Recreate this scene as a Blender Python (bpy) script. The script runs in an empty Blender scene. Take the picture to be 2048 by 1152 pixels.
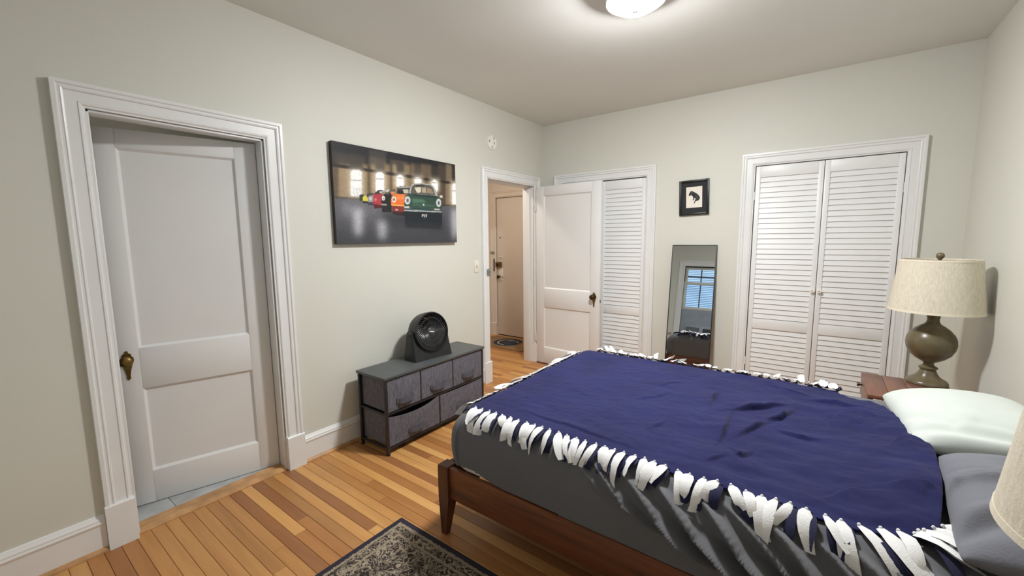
import bpy, bmesh, math, random
import numpy as np
from mathutils import Vector, Matrix, noise

S = bpy.context.scene
C = S.collection
PI = math.pi
rad = math.radians
random.seed(7)

# ------------------------------------------------------------------ camera, world, light, exposure
CAM = (2.6531, -4.2154, 1.4498)
YAW, PITCH, ROLL, FPX = 0.63724, 0.11714, -0.00967, 828.95
cam_data = bpy.data.cameras.new('camera')
cam = bpy.data.objects.new('camera', cam_data)
C.objects.link(cam)
_f = Vector((-math.sin(YAW) * math.cos(PITCH), math.cos(YAW) * math.cos(PITCH), -math.sin(PITCH)))
_r = Vector((math.cos(YAW), math.sin(YAW), 0))
_u = _r.cross(_f)
_r2 = _r * math.cos(ROLL) + _u * math.sin(ROLL)
_u2 = -_r * math.sin(ROLL) + _u * math.cos(ROLL)
_m = Matrix((_r2, _u2, -_f)).transposed().to_4x4()
_m.translation = CAM
cam.matrix_world = _m
cam_data.sensor_fit = 'HORIZONTAL'
cam_data.sensor_width = 36.0
cam_data.lens = FPX / 2048 * 36.0
cam_data.clip_start = 0.02
S.camera = cam

world = bpy.data.worlds.new('sky')
S.world = world
world.use_nodes = True
_bg = world.node_tree.nodes['Background']
_bg.inputs[0].default_value = (0.50, 0.70, 1.0, 1)
_bg.inputs[1].default_value = 2.4
CEIL_LAMP_EMISSION = 385.0
HALL_LAMP_EMISSION = 100.0
BATH_FILL_EMISSION = 14.0
vs = S.view_settings
vs.view_transform = 'Standard'
vs.look = 'None'
vs.gamma = 1.0
vs.use_curve_mapping = False
vs.exposure = 0.0

# ------------------------------------------------------------------ materials
def srgb(r, g, b):
    def f(c):
        c /= 255.0
        return c / 12.92 if c <= 0.04045 else ((c + 0.055) / 1.055) ** 2.4
    return (f(r), f(g), f(b), 1.0)

def new_mat(name):
    m = bpy.data.materials.new(name)
    m.use_nodes = True
    nt = m.node_tree
    return m, nt, nt.nodes['Principled BSDF']

def link(nt, a, b):
    nt.links.new(a, b)

def coords(nt, kind='Object', scale=(1, 1, 1)):
    if kind == 'Position':
        g = nt.nodes.new('ShaderNodeNewGeometry')
        out = g.outputs['Position']
    else:
        t = nt.nodes.new('ShaderNodeTexCoord')
        out = t.outputs[kind]
    mp = nt.nodes.new('ShaderNodeMapping')
    mp.inputs['Scale'].default_value = scale
    link(nt, out, mp.inputs[0])
    return mp.outputs[0]

def noise_tex(nt, vec, scale, detail=2.0, rough=0.5, dist=0.0):
    n = nt.nodes.new('ShaderNodeTexNoise')
    n.inputs['Scale'].default_value = scale
    n.inputs['Detail'].default_value = detail
    n.inputs['Roughness'].default_value = rough
    n.inputs['Distortion'].default_value = dist
    link(nt, vec, n.inputs['Vector'])
    return n

def ramp(nt, fac, stops):
    r = nt.nodes.new('ShaderNodeValToRGB')
    e = r.color_ramp.elements
    while len(e) < len(stops):
        e.new(0.5)
    for i, (p, c) in enumerate(stops):
        e[i].position = p
        e[i].color = c
    link(nt, fac, r.inputs[0])
    return r.outputs[0]

def mix(nt, fac, a, b, mode='MIX'):
    n = nt.nodes.new('ShaderNodeMix')
    n.data_type = 'RGBA'
    n.blend_type = mode
    for sock, v in ((n.inputs[0], fac), (n.inputs[6], a), (n.inputs[7], b)):
        if hasattr(v, 'is_linked'):
            link(nt, v, sock)
        else:
            sock.default_value = v
    return n.outputs[2]

def math_node(nt, op, a, b=None):
    n = nt.nodes.new('ShaderNodeMath')
    n.operation = op
    for i, v in enumerate((a, b)):
        if v is None:
            continue
        if hasattr(v, 'is_linked'):
            link(nt, v, n.inputs[i])
        else:
            n.inputs[i].default_value = v
    return n.outputs[0]

def bump(nt, bsdf, height, strength, distance=0.01):
    b = nt.nodes.new('ShaderNodeBump')
    b.inputs['Strength'].default_value = strength
    b.inputs['Distance'].default_value = distance
    link(nt, height, b.inputs['Height'])
    link(nt, b.outputs[0], bsdf.inputs['Normal'])

def plain(name, col, rough=0.5, metal=0.0, vary=0.06, vscale=8.0, bumps=0.0, bscale=60.0, spec=0.5, sheen=0.0, pos=True):
    m, nt, b = new_mat(name)
    v = coords(nt, 'Position' if pos else 'Object')
    n = noise_tex(nt, v, vscale, 3)
    lo = tuple(c * (1 - vary) for c in col[:3]) + (1,)
    hi = tuple(min(1, c * (1 + vary)) for c in col[:3]) + (1,)
    link(nt, ramp(nt, n.outputs[0], [(0.3, lo), (0.7, hi)]), b.inputs['Base Color'])
    b.inputs['Roughness'].default_value = rough
    b.inputs['Metallic'].default_value = metal
    b.inputs['Specular IOR Level'].default_value = spec
    if sheen:
        b.inputs['Sheen Weight'].default_value = sheen
        b.inputs['Sheen Roughness'].default_value = 0.5
    if bumps:
        n2 = noise_tex(nt, v, bscale, 3)
        bump(nt, b, n2.outputs[0], bumps, 0.004)
    return m

M = {}
M['wall'] = plain('wall_paint', (0.685, 0.686, 0.620, 1), 0.55, vary=0.015, vscale=1.2, bumps=0.10, bscale=45)
M['ceiling'] = plain('ceiling_paint', (0.77, 0.78, 0.75, 1), 0.5, vary=0.04, vscale=1.0, bumps=0.18, bscale=6)
M['trim'] = plain('white_gloss_paint', (0.81, 0.82, 0.815, 1), 0.32, vary=0.015, vscale=4, bumps=0.08, bscale=35)
M['door'] = plain('white_door_paint', (0.79, 0.795, 0.79, 1), 0.38, vary=0.012, vscale=3, bumps=0.06, bscale=40)
M['louver'] = plain('white_louver_paint', (0.83, 0.84, 0.835, 1), 0.38, vary=0.012, vscale=4)
M['hall_paint'] = plain('hall_cream_paint', (0.72, 0.64, 0.56, 1), 0.5, vary=0.03, vscale=2, bumps=0.08, bscale=40)
M['inside_shade'] = plain('closet_inside_shade', (0.30, 0.28, 0.26, 1), 0.9)  # shade of the shut closets put into the base colour
M['marble'] = plain('grey_marble', srgb(180, 183, 184), 0.25, vary=0.2, vscale=7)
M['bath_tile'] = plain('bath_tile', srgb(165, 175, 182), 0.3, vary=0.15, vscale=6)
M['brass'] = plain('aged_brass', srgb(120, 98, 52), 0.42, metal=0.85, vary=0.35, vscale=30)
M['brass_dark'] = plain('dark_brass', srgb(74, 58, 34), 0.42, metal=0.8, vary=0.35, vscale=30)
M['steel'] = plain('steel_plate', srgb(165, 165, 165), 0.35, metal=0.8, vary=0.1, vscale=30)
M['nickel'] = plain('nickel', srgb(170, 168, 165), 0.3, metal=0.9)
M['ivory'] = plain('ivory_plastic', srgb(232, 226, 212), 0.4)
M['white_plastic'] = plain('white_plastic', srgb(238, 236, 228), 0.4)
M['slot'] = plain('dark_slot', srgb(90, 88, 84), 0.7)
M['porcelain'] = plain('porcelain_knob', srgb(246, 240, 226), 0.15)
M['black_frame'] = plain('black_satin', srgb(22, 21, 22), 0.4)
M['mat_board'] = plain('charcoal_mat_board', srgb(40, 40, 43), 0.8, bumps=0.1, bscale=200)
M['mirror_frame'] = plain('thin_black_metal', srgb(24, 24, 26), 0.45)
M['mirror_back'] = plain('brown_backing', srgb(92, 74, 62), 0.8)
M['black_plastic'] = plain('black_plastic', srgb(26, 27, 29), 0.42, vary=0.12, vscale=30, bumps=0.12, bscale=300)
M['black_gloss'] = plain('black_gloss_plastic', srgb(62, 62, 64), 0.3)
M['badge'] = plain('silver_badge', srgb(225, 225, 225), 0.3)
M['dresser_top'] = plain('dark_grey_board', srgb(78, 82, 83), 0.42, vary=0.06)
M['dresser_metal'] = plain('black_metal_tube', srgb(44, 44, 47), 0.4, metal=0.2)
M['lamp_body'] = plain('bronze_ceramic', srgb(104, 94, 70), 0.30, vary=0.22, vscale=22, bumps=0.15, bscale=40, pos=False)
M['white_cloth'] = plain('white_fleece', srgb(236, 236, 236), 0.9, vary=0.03, bumps=0.3, bscale=260, sheen=0.2)
M['navy_strip'] = plain('navy_fleece_strip', srgb(27, 30, 66), 0.95, vary=0.15, bumps=0.3, bscale=260, sheen=0.15)
M['pillow_white'] = plain('white_pillowcase', srgb(203, 210, 204), 0.85, vary=0.02, bumps=0.25, bscale=14, sheen=0.1)
M['pillow_grey'] = plain('grey_pillowcase', srgb(112, 114, 122), 0.9, vary=0.05, bumps=0.3, bscale=160, sheen=0.1)
M['mattress'] = plain('white_mattress', srgb(228, 226, 222), 0.9, vary=0.02, bumps=0.2, bscale=120)
M['sash'] = plain('window_sash_paint', srgb(214, 214, 206), 0.4)
M['blind'] = plain('white_blind', srgb(235, 238, 240), 0.5)
M['unit'] = plain('grey_unit_plastic', srgb(150, 160, 172), 0.5)
M['dark_grille'] = plain('dark_grille', srgb(60, 64, 70), 0.6)
M['shoe_wood'] = plain('shoe_moulding_wood', srgb(190, 146, 100), 0.4, vary=0.22, vscale=14)
M['floor_gap'] = plain('floor_joint', srgb(70, 42, 20), 0.8)
M['coir'] = plain('coir_mat', srgb(140, 108, 74), 0.95, vary=0.2, vscale=90, bumps=0.5, bscale=250)
M['mat_black'] = plain('mat_black_print', srgb(34, 34, 38), 0.9, vary=0.2, vscale=80, bumps=0.3, bscale=250)
M['mat_grey'] = plain('mat_grey_print', srgb(148, 144, 140), 0.9, vary=0.15, vscale=80)
M['mat_blue'] = plain('mat_blue_print', srgb(44, 50, 66), 0.9, vary=0.15, vscale=80)

def wood(name, dark, lite, axis=0, rough=0.35, gscale=6.0, use_obj_color=False, coat=0.0, obj_coords=False, knots=False):
    m, nt, b = new_mat(name)
    sc = [22.0, 22.0, 22.0]
    sc[axis] = 1.6
    oi = nt.nodes.new('ShaderNodeObjectInfo')
    base = coords(nt, 'Object' if obj_coords else 'Position', tuple(sc))
    add = nt.nodes.new('ShaderNodeVectorMath')
    add.operation = 'ADD'
    comb = nt.nodes.new('ShaderNodeCombineXYZ')
    r = math_node(nt, 'MULTIPLY', oi.outputs['Random'], 57.0)
    for i in range(3):
        link(nt, r, comb.inputs[i])
    link(nt, base, add.inputs[0])
    link(nt, comb.outputs[0], add.inputs[1])
    n1 = noise_tex(nt, add.outputs[0], 1.0, 6, 0.6, 0.6)
    n2 = noise_tex(nt, add.outputs[0], 0.35, 3, 0.5, 0.8)
    col = ramp(nt, n1.outputs[0], [(0.25, dark), (0.62, lite)])
    col2 = mix(nt, n2.outputs[0], col, (0.62, 0.55, 0.5, 1), 'MULTIPLY') if knots else col
    if use_obj_color:
        col2 = mix(nt, 1.0, col2, oi.outputs['Color'], 'MULTIPLY')
    link(nt, col2, b.inputs['Base Color'])
    rr = nt.nodes.new('ShaderNodeMapRange')
    rr.inputs[3].default_value = rough - 0.06
    rr.inputs[4].default_value = rough + 0.12
    link(nt, n1.outputs[0], rr.inputs[0])
    link(nt, rr.outputs[0], b.inputs['Roughness'])
    b.inputs['Coat Weight'].default_value = coat
    b.inputs['Coat Roughness'].default_value = 0.2
    bump(nt, b, n1.outputs[0], 0.12, 0.002)
    return m

M['floor_board'] = wood('oak_floor_board', (0.78, 0.72, 0.66, 1), (1, 1, 1, 1), 0, 0.36, use_obj_color=True)
M['bed_wood'] = wood('walnut_stained_wood', srgb(74, 40, 22), srgb(138, 82, 46), 0, 0.36, knots=True)
M['bed_wood_y'] = wood('walnut_stained_wood_across', srgb(74, 40, 22), srgb(138, 82, 46), 1, 0.36)
M['bed_wood_z'] = wood('walnut_stained_wood_upright', srgb(60, 34, 23), srgb(104, 62, 40), 2, 0.36)
M['stand_wood'] = wood('reddish_brown_wood', srgb(98, 62, 48), srgb(134, 92, 74), 1, 0.32, obj_coords=True)
M['mirror_wood'] = M['mirror_back']

# heathered grey drawer fabric
def heather(name, a, b_, sc=420, rough=0.95):
    m, nt, b = new_mat(name)
    v = coords(nt, 'Position', (1, 1, 1))
    n = noise_tex(nt, v, sc, 2, 0.7)
    n2 = noise_tex(nt, coords(nt, 'Position', (1, 1, 0.15)), 160, 3, 0.7)
    f = mix(nt, 0.5, n.outputs[0], n2.outputs[0])
    link(nt, ramp(nt, f, [(0.38, a), (0.62, b_)]), b.inputs['Base Color'])
    b.inputs['Roughness'].default_value = rough
    bump(nt, b, n.outputs[0], 0.3, 0.002)
    return m
M['drawer_fabric'] = heather('heathered_grey_fabric', srgb(64, 64, 72), srgb(122, 121, 131))
M['handle_fabric'] = heather('dark_grey_fabric', srgb(54, 54, 60), srgb(98, 97, 104))
M['linen'] = heather('linen_shade', srgb(206, 197, 176), srgb(232, 224, 206), 260)
_b = M['linen'].node_tree.nodes['Principled BSDF']
_b.inputs['Subsurface Weight'].default_value = 0.0
M['linen_trim'] = heather('linen_trim', srgb(222, 213, 192), srgb(236, 228, 210), 260)

def fabric(name, col, sc=240, bs=0.35, vary=0.1, sheen=0.2, big=5.0):
    m, nt, b = new_mat(name)
    v = coords(nt, 'Position')
    n = noise_tex(nt, v, sc, 2, 0.6)
    n2 = noise_tex(nt, v, big, 4, 0.6)
    f = mix(nt, 0.6, n.outputs[0], n2.outputs[0])
    lo = tuple(c * (1 - vary) for c in col[:3]) + (1,)
    hi = tuple(c * (1 + vary) for c in col[:3]) + (1,)
    link(nt, ramp(nt, f, [(0.35, lo), (0.65, hi)]), b.inputs['Base Color'])
    b.inputs['Roughness'].default_value = 0.95
    b.inputs['Specular IOR Level'].default_value = 0.2
    b.inputs['Sheen Weight'].default_value = sheen
    b.inputs['Sheen Roughness'].default_value = 0.6
    bump(nt, b, n.outputs[0], bs, 0.003)
    return m
M['navy'] = fabric('navy_fleece', srgb(30, 33, 77), 210, 0.35, 0.18, 0.05)
M['sheet'] = fabric('charcoal_grey_sheet', srgb(108, 109, 113), 320, 0.15, 0.05, 0.08)

def emit(name, col, strength):
    m = bpy.data.materials.new(name)
    m.use_nodes = True
    nt = m.node_tree
    nt.nodes.remove(nt.nodes['Principled BSDF'])
    e = nt.nodes.new('ShaderNodeEmission')
    e.inputs[0].default_value = col
    e.inputs[1].default_value = strength
    link(nt, e.outputs[0], nt.nodes['Material Output'].inputs[0])
    return m
M['lamp_glass'] = emit('lit_frosted_glass', (0.985, 0.985, 0.985, 1), CEIL_LAMP_EMISSION)
M['hall_glass'] = emit('lit_warm_glass', (1.0, 0.88, 0.75, 1), HALL_LAMP_EMISSION)
M['bath_fill'] = emit('bath_fill_glow', (1.0, 0.9, 0.78, 1), BATH_FILL_EMISSION)

def mirror_mat():
    m, nt, b = new_mat('mirror_silvering')
    b.inputs['Base Color'].default_value = (0.60, 0.62, 0.62, 1)
    b.inputs['Metallic'].default_value = 1.0
    b.inputs['Roughness'].default_value = 0.0
    return m
M['mirror'] = mirror_mat()

def glass_mat():
    m = bpy.data.materials.new('window_glass')
    m.use_nodes = True
    nt = m.node_tree
    nt.nodes.remove(nt.nodes['Principled BSDF'])
    t = nt.nodes.new('ShaderNodeBsdfTransparent')
    t.inputs[0].default_value = (0.92, 0.95, 0.97, 1)
    g = nt.nodes.new('ShaderNodeBsdfGlossy')
    g.inputs['Roughness'].default_value = 0.02
    fr = nt.nodes.new('ShaderNodeFresnel')
    fr.inputs[0].default_value = 1.45
    x = nt.nodes.new('ShaderNodeMixShader')
    link(nt, fr.outputs[0], x.inputs[0])
    link(nt, t.outputs[0], x.inputs[1])
    link(nt, g.outputs[0], x.inputs[2])
    link(nt, x.outputs[0], nt.nodes['Material Output'].inputs[0])
    return m
M['glass'] = glass_mat()

def print_mat(name, rough=0.5):
    m, nt, b = new_mat(name)
    a = nt.nodes.new('ShaderNodeVertexColor')
    a.layer_name = 'ink'
    n = noise_tex(nt, coords(nt, 'Position'), 600, 2)
    c = mix(nt, 0.08, a.outputs[0], n.outputs[1], 'MULTIPLY')
    link(nt, c, b.inputs['Base Color'])
    b.inputs['Roughness'].default_value = rough
    b.inputs['Specular IOR Level'].default_value = 0.3
    return m
M['print'] = print_mat('canvas_print', 0.55)
M['paper'] = print_mat('printed_paper', 0.7)

def rug_mat(x0, x1, y0, y1):
    m, nt, b = new_mat('ornate_woven_rug')
    g = nt.nodes.new('ShaderNodeNewGeometry')
    sep = nt.nodes.new('ShaderNodeSeparateXYZ')
    link(nt, g.outputs['Position'], sep.inputs[0])
    X, Y = sep.outputs[0], sep.outputs[1]
    d1 = math_node(nt, 'SUBTRACT', X, x0)
    d2 = math_node(nt, 'SUBTRACT', x1, X)
    d3 = math_node(nt, 'SUBTRACT', Y, y0)
    d4 = math_node(nt, 'SUBTRACT', y1, Y)
    d = math_node(nt, 'MINIMUM', math_node(nt, 'MINIMUM', d1, d2), math_node(nt, 'MINIMUM', d3, d4))
    v = coords(nt, 'Position')
    warp = noise_tex(nt, v, 9, 3, 0.6)
    wv = nt.nodes.new('ShaderNodeVectorMath')
    wv.operation = 'MULTIPLY_ADD'
    wv.inputs[1].default_value = (0.16, 0.16, 0.16)
    link(nt, warp.outputs[1], wv.inputs[0])
    link(nt, v, wv.inputs[2])
    vo = nt.nodes.new('ShaderNodeTexVoronoi')
    vo.feature = 'DISTANCE_TO_EDGE'
    vo.inputs['Scale'].default_value = 17
    link(nt, wv.outputs[0], vo.inputs['Vector'])
    wave = nt.nodes.new('ShaderNodeTexWave')
    wave.wave_type = 'RINGS'
    wave.rings_direction = 'SPHERICAL'
    wave.inputs['Scale'].default_value = 7.5
    wave.inputs['Distortion'].default_value = 26
    wave.inputs['Detail'].default_value = 2.5
    wave.inputs['Detail Scale'].default_value = 2.6
    link(nt, wv.outputs[0], wave.inputs[0])
    fine = noise_tex(nt, v, 420, 2, 0.7)
    blot = noise_tex(nt, v, 15, 4, 0.65)
    l1 = ramp(nt, vo.outputs[0], [(0.02, (1, 1, 1, 1)), (0.07, (0, 0, 0, 1))])
    l2 = ramp(nt, wave.outputs[0], [(0.70, (0, 0, 0, 1)), (0.86, (1, 1, 1, 1))])
    pat = mix(nt, 1.0, l1, l2, 'LIGHTEN')
    keep = ramp(nt, blot.outputs[0], [(0.32, (0.25, 0.25, 0.25, 1)), (0.56, (1, 1, 1, 1))])
    pat = mix(nt, 1.0, pat, keep, 'MULTIPLY')
    pat = mix(nt, 1.0, pat, ramp(nt, fine.outputs[0], [(0.3, (0.45, 0.45, 0.45, 1)), (0.6, (1, 1, 1, 1))]), 'MULTIPLY')
    ground = ramp(nt, blot.outputs[0], [(0.3, srgb(40, 35, 36)), (0.7, srgb(74, 63, 57))])
    field = mix(nt, pat, ground, srgb(186, 172, 150))
    def band(lo, hi):
        a = math_node(nt, 'GREATER_THAN', d, lo)
        c = math_node(nt, 'LESS_THAN', d, hi)
        return math_node(nt, 'MULTIPLY', a, c)
    cream = mix(nt, ramp(nt, fine.outputs[0], [(0.35, (0, 0, 0, 1)), (0.6, (1, 1, 1, 1))]), srgb(92, 80, 70), srgb(180, 166, 142))
    col = mix(nt, band(0.030, 0.043), field, cream)
    col = mix(nt, band(0.085, 0.098), col, cream)
    col = mix(nt, math_node(nt, 'LESS_THAN', d, 0.026), col, srgb(52, 50, 62))
    link(nt, col, b.inputs['Base Color'])
    b.inputs['Roughness'].default_value = 0.95
    b.inputs['Specular IOR Level'].default_value = 0.15
    bump(nt, b, mix(nt, 0.5, fine.outputs[0], pat), 0.5, 0.003)
    return m

# ------------------------------------------------------------------ mesh helpers
class MB:
    def __init__(self):
        self.v, self.f = [], []

    def add(self, verts, faces):
        o = len(self.v)
        self.v += [tuple(p) for p in verts]
        self.f += [tuple(i + o for i in f) for f in faces]
        return self

    def box(self, x0, x1, y0, y1, z0, z1, bevel=0.0, xf=None):
        if bevel <= 0:
            vs_ = [(x, y, z) for x in (x0, x1) for y in (y0, y1) for z in (z0, z1)]
            fs = [(0, 1, 3, 2), (4, 6, 7, 5), (0, 4, 5, 1), (2, 3, 7, 6), (0, 2, 6, 4), (1, 5, 7, 3)]
        else:
            bm = bmesh.new()
            bmesh.ops.create_cube(bm, size=1.0)
            for v in bm.verts:
                v.co = Vector(((x0 + x1) / 2 + v.co.x * (x1 - x0), (y0 + y1) / 2 + v.co.y * (y1 - y0), (z0 + z1) / 2 + v.co.z * (z1 - z0)))
            bmesh.ops.bevel(bm, geom=bm.edges[:], offset=bevel, segments=2, affect='EDGES', profile=0.5)
            bm.verts.index_update()
            vs_ = [tuple(v.co) for v in bm.verts]
            fs = [tuple(v.index for v in f.verts) for f in bm.faces]
            bm.free()
        if xf is not None:
            vs_ = [tuple(xf @ Vector(p)) for p in vs_]
        return self.add(vs_, fs)

    def lathe(self, prof, n=32, cx=0, cy=0, xf=None, closed=False):
        vs_, fs = [], []
        k = len(prof)
        for i in range(n):
            a = 2 * PI * i / n
            for r, z in prof:
                p = Vector((cx + r * math.cos(a), cy + r * math.sin(a), z))
                vs_.append(tuple(xf @ p) if xf is not None else tuple(p))
        m = k if closed else k - 1
        for i in range(n):
            j = (i + 1) % n
            for q in range(m):
                q2 = (q + 1) % k
                fs.append((i * k + q, j * k + q, j * k + q2, i * k + q2))
        return self.add(vs_, fs)

    def tube(self, pts, r, n=8, cap=True, radii=None):
        pts = [Vector(p) for p in pts]
        vs_, fs = [], []
        prev = None
        for i, p in enumerate(pts):
            t = (pts[min(i + 1, len(pts) - 1)] - pts[max(i - 1, 0)]).normalized()
            ref = Vector((0, 0, 1)) if abs(t.z) < 0.9 else Vector((1, 0, 0))
            a = t.cross(ref).normalized() if prev is None else (prev - t * prev.dot(t)).normalized()
            prev = a
            b = t.cross(a)
            rr = radii[i] if radii else r
            for k in range(n):
                q = 2 * PI * k / n
                vs_.append(tuple(p + (a * math.cos(q) + b * math.sin(q)) * rr))
        for i in range(len(pts) - 1):
            for k in range(n):
                k2 = (k + 1) % n
                fs.append((i * n + k, i * n + k2, (i + 1) * n + k2, (i + 1) * n + k))
        if cap:
            fs.append(tuple(range(n))[::-1])
            fs.append(tuple((len(pts) - 1) * n + k for k in range(n)))
        return self.add(vs_, fs)

    def prism(self, poly, h0, h1, fn):
        """poly: 2D outline, extruded from h0 to h1; fn(a, b, h) gives the 3D point."""
        n = len(poly)
        vs_ = [fn(a, b, h0) for a, b in poly] + [fn(a, b, h1) for a, b in poly]
        fs = [tuple(range(n))[::-1], tuple(range(n, 2 * n))]
        fs += [(i, (i + 1) % n, n + (i + 1) % n, n + i) for i in range(n)]
        return self.add(vs_, fs)

    def grid(self, P):
        r, c = len(P), len(P[0])
        vs_ = [tuple(p) for row in P for p in row]
        fs = [(i * c + j, i * c + j + 1, (i + 1) * c + j + 1, (i + 1) * c + j) for i in range(r - 1) for j in range(c - 1)]
        return self.add(vs_, fs)

    def mesh(self, name, smooth=35.0):
        me = bpy.data.meshes.new(name)
        me.from_pydata(self.v, [], self.f)
        bm = bmesh.new()
        bm.from_mesh(me)
        bmesh.ops.recalc_face_normals(bm, faces=bm.faces[:])
        bm.to_mesh(me)
        bm.free()
        if smooth:
            me.shade_smooth()
            me.set_sharp_from_angle(angle=rad(smooth))
        return me

def put(name, mesh, mat, parent=None, loc=None):
    o = bpy.data.objects.new(name, mesh)
    C.objects.link(o)
    if mat is not None and not mesh.materials:
        mesh.materials.append(M[mat] if isinstance(mat, str) else mat)
    if parent is not None:
        o.parent = parent
        if loc is None:
            o.matrix_parent_inverse = WM[parent.name].inverted() if parent.name in WM else Matrix()
    if loc is not None:
        o.location = loc
    return o

WM = {}
def obj(name, mb, mat, parent=None, smooth=35.0):
    return put(name, mb.mesh(name, smooth), mat, parent)

def tag(o, label=None, cat=None, group=None, kind=None):
    if label: o['label'] = label
    if cat: o['category'] = cat
    if group: o['group'] = group
    if kind: o['kind'] = kind
    return o

def thing(name, label, cat, loc=(0, 0, 0), rot=(0, 0, 0), group=None, kind=None):
    o = bpy.data.objects.new(name, None)
    C.objects.link(o)
    o.empty_display_size = 0.05
    o.location = loc
    o.rotation_euler = rot
    tag(o, label, cat, group, kind)
    return o

def thing_w(name, label, cat, loc, group=None, kind=None):
    """A thing whose parts are written in world coordinates."""
    o = thing(name, label, cat, loc, (0, 0, 0), group, kind)
    WM[o.name] = Matrix.Translation(Vector(loc))
    return o

def copy_tree(o, parent=None):
    c = o.copy()
    C.objects.link(c)
    c.parent = parent
    for ch in o.children:
        copy_tree(ch, c)
    return c

def struct(name, mb, mat, label, smooth=0):
    o = obj(name, mb, mat, None, smooth)
    tag(o, label, None, None, 'structure')
    return o

# ------------------------------------------------------------------ room dimensions (metres)
RX, CEIL, REAR, T = 3.46, 2.74, -4.62, 0.14
D1 = (-3.797, -3.063, 2.042)     # bathroom doorway in the left wall: y0, y1, head
D2 = (-1.031, -0.207, 2.042)     # hall doorway in the left wall
K1 = (0.265, 1.221, 2.060)       # closet openings in the back wall: x0, x1, head
K2 = (2.167, 3.125, 2.056)
HX0, HY0, HY1 = -1.52, -1.75, 0.66   # hall
EX0, EX1, EH = -1.234, -0.335, 2.056  # entry door opening
J = 0.02                          # jamb board thickness

wl = MB()
for y0, y1, z0, z1 in ((REAR - T, D1[0] - J, 0, CEIL), (D1[1] + J, D2[0] - J, 0, CEIL), (D2[1] + J, HY1 + T, 0, CEIL),
                       (D1[0] - J, D1[1] + J, D1[2] + J, CEIL), (D2[0] - J, D2[1] + J, D2[2] + J, CEIL)):
    wl.box(-T, 0, y0, y1, z0, z1)
struct('wall_left', wl, 'wall', 'long greige painted wall with the two doorways')
wb = MB()
for x0, x1, z0, z1 in ((0, K1[0] - J, 0, CEIL), (K1[1] + J, K2[0] - J, 0, CEIL), (K2[1] + J, RX + T, 0, CEIL),
                       (K1[0] - J, K1[1] + J, K1[2] + J, CEIL), (K2[0] - J, K2[1] + J, K2[2] + J, CEIL)):
    wb.box(x0, x1, 0, T, z0, z1)
struct('wall_back', wb, 'wall', 'greige painted wall with the two louvered closets')
struct('wall_right', MB().box(RX, RX + T, REAR - T, 0.9, 0, CEIL), 'wall', 'greige painted wall behind the bed head')
WIN = (0.90, 1.79, 0.62, 2.20)    # window opening in the rear wall
wr = MB()
for x0, x1, z0, z1 in ((-T, WIN[0], 0, CEIL), (WIN[1], RX + T, 0, CEIL), (WIN[0], WIN[1], 0, WIN[2]), (WIN[0], WIN[1], WIN[3], CEIL)):
    wr.box(x0, x1, REAR - T, REAR, z0, z1)
struct('wall_rear', wr, 'wall', 'greige painted wall with the window seen in the mirror')
struct('ceiling', MB().box(-1.9, RX + T, REAR - T, 0.95, CEIL, CEIL + 0.1), 'ceiling', 'pale grey plaster ceiling')
# closet recess behind the louvered doors, hall and bathroom shells
struct('wall_closet', MB().box(0, RX, 0.80, 0.90, 0, CEIL), 'inside_shade', 'dark closet interior behind the louvers')
wh = MB()
wh.box(HX0 - T, HX0, HY0 - T, HY1 + T, 0, CEIL)
wh.box(HX0, -T, HY0 - T, HY0, 0, CEIL)
for x0, x1, z0, z1 in ((HX0, EX0 - J, 0, CEIL), (EX1 + J, -T, 0, CEIL), (EX0 - J, EX1 + J, EH + J, CEIL)):
    wh.box(x0, x1, HY1, HY1 + T, z0, z1)
wh.box(EX0 - J, EX1 + J, HY1 + T, HY1 + T + 0.02, 0, EH + J)
struct('wall_hall', wh, 'hall_paint', 'cream painted walls of the entry hall')
ws = MB()
ws.box(-1.9, -1.8, REAR - T, HY0 - T, 0, CEIL)
ws.box(-1.8, -T, REAR - T, REAR, 0, CEIL)
ws.box(-1.8, -T, HY0 - T - 0.02, HY0 - T, 0, CEIL)
struct('wall_bathroom', ws, 'wall', 'bathroom walls beyond the ajar door')
struct('floor_bathroom', MB().box(-1.8, -0.30, REAR, HY0 - T, -0.08, 0.006).box(-0.30, 0.0, REAR, HY0 - T, -0.08, -0.0125), 'bath_tile', 'grey tiled bathroom floor')

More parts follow.
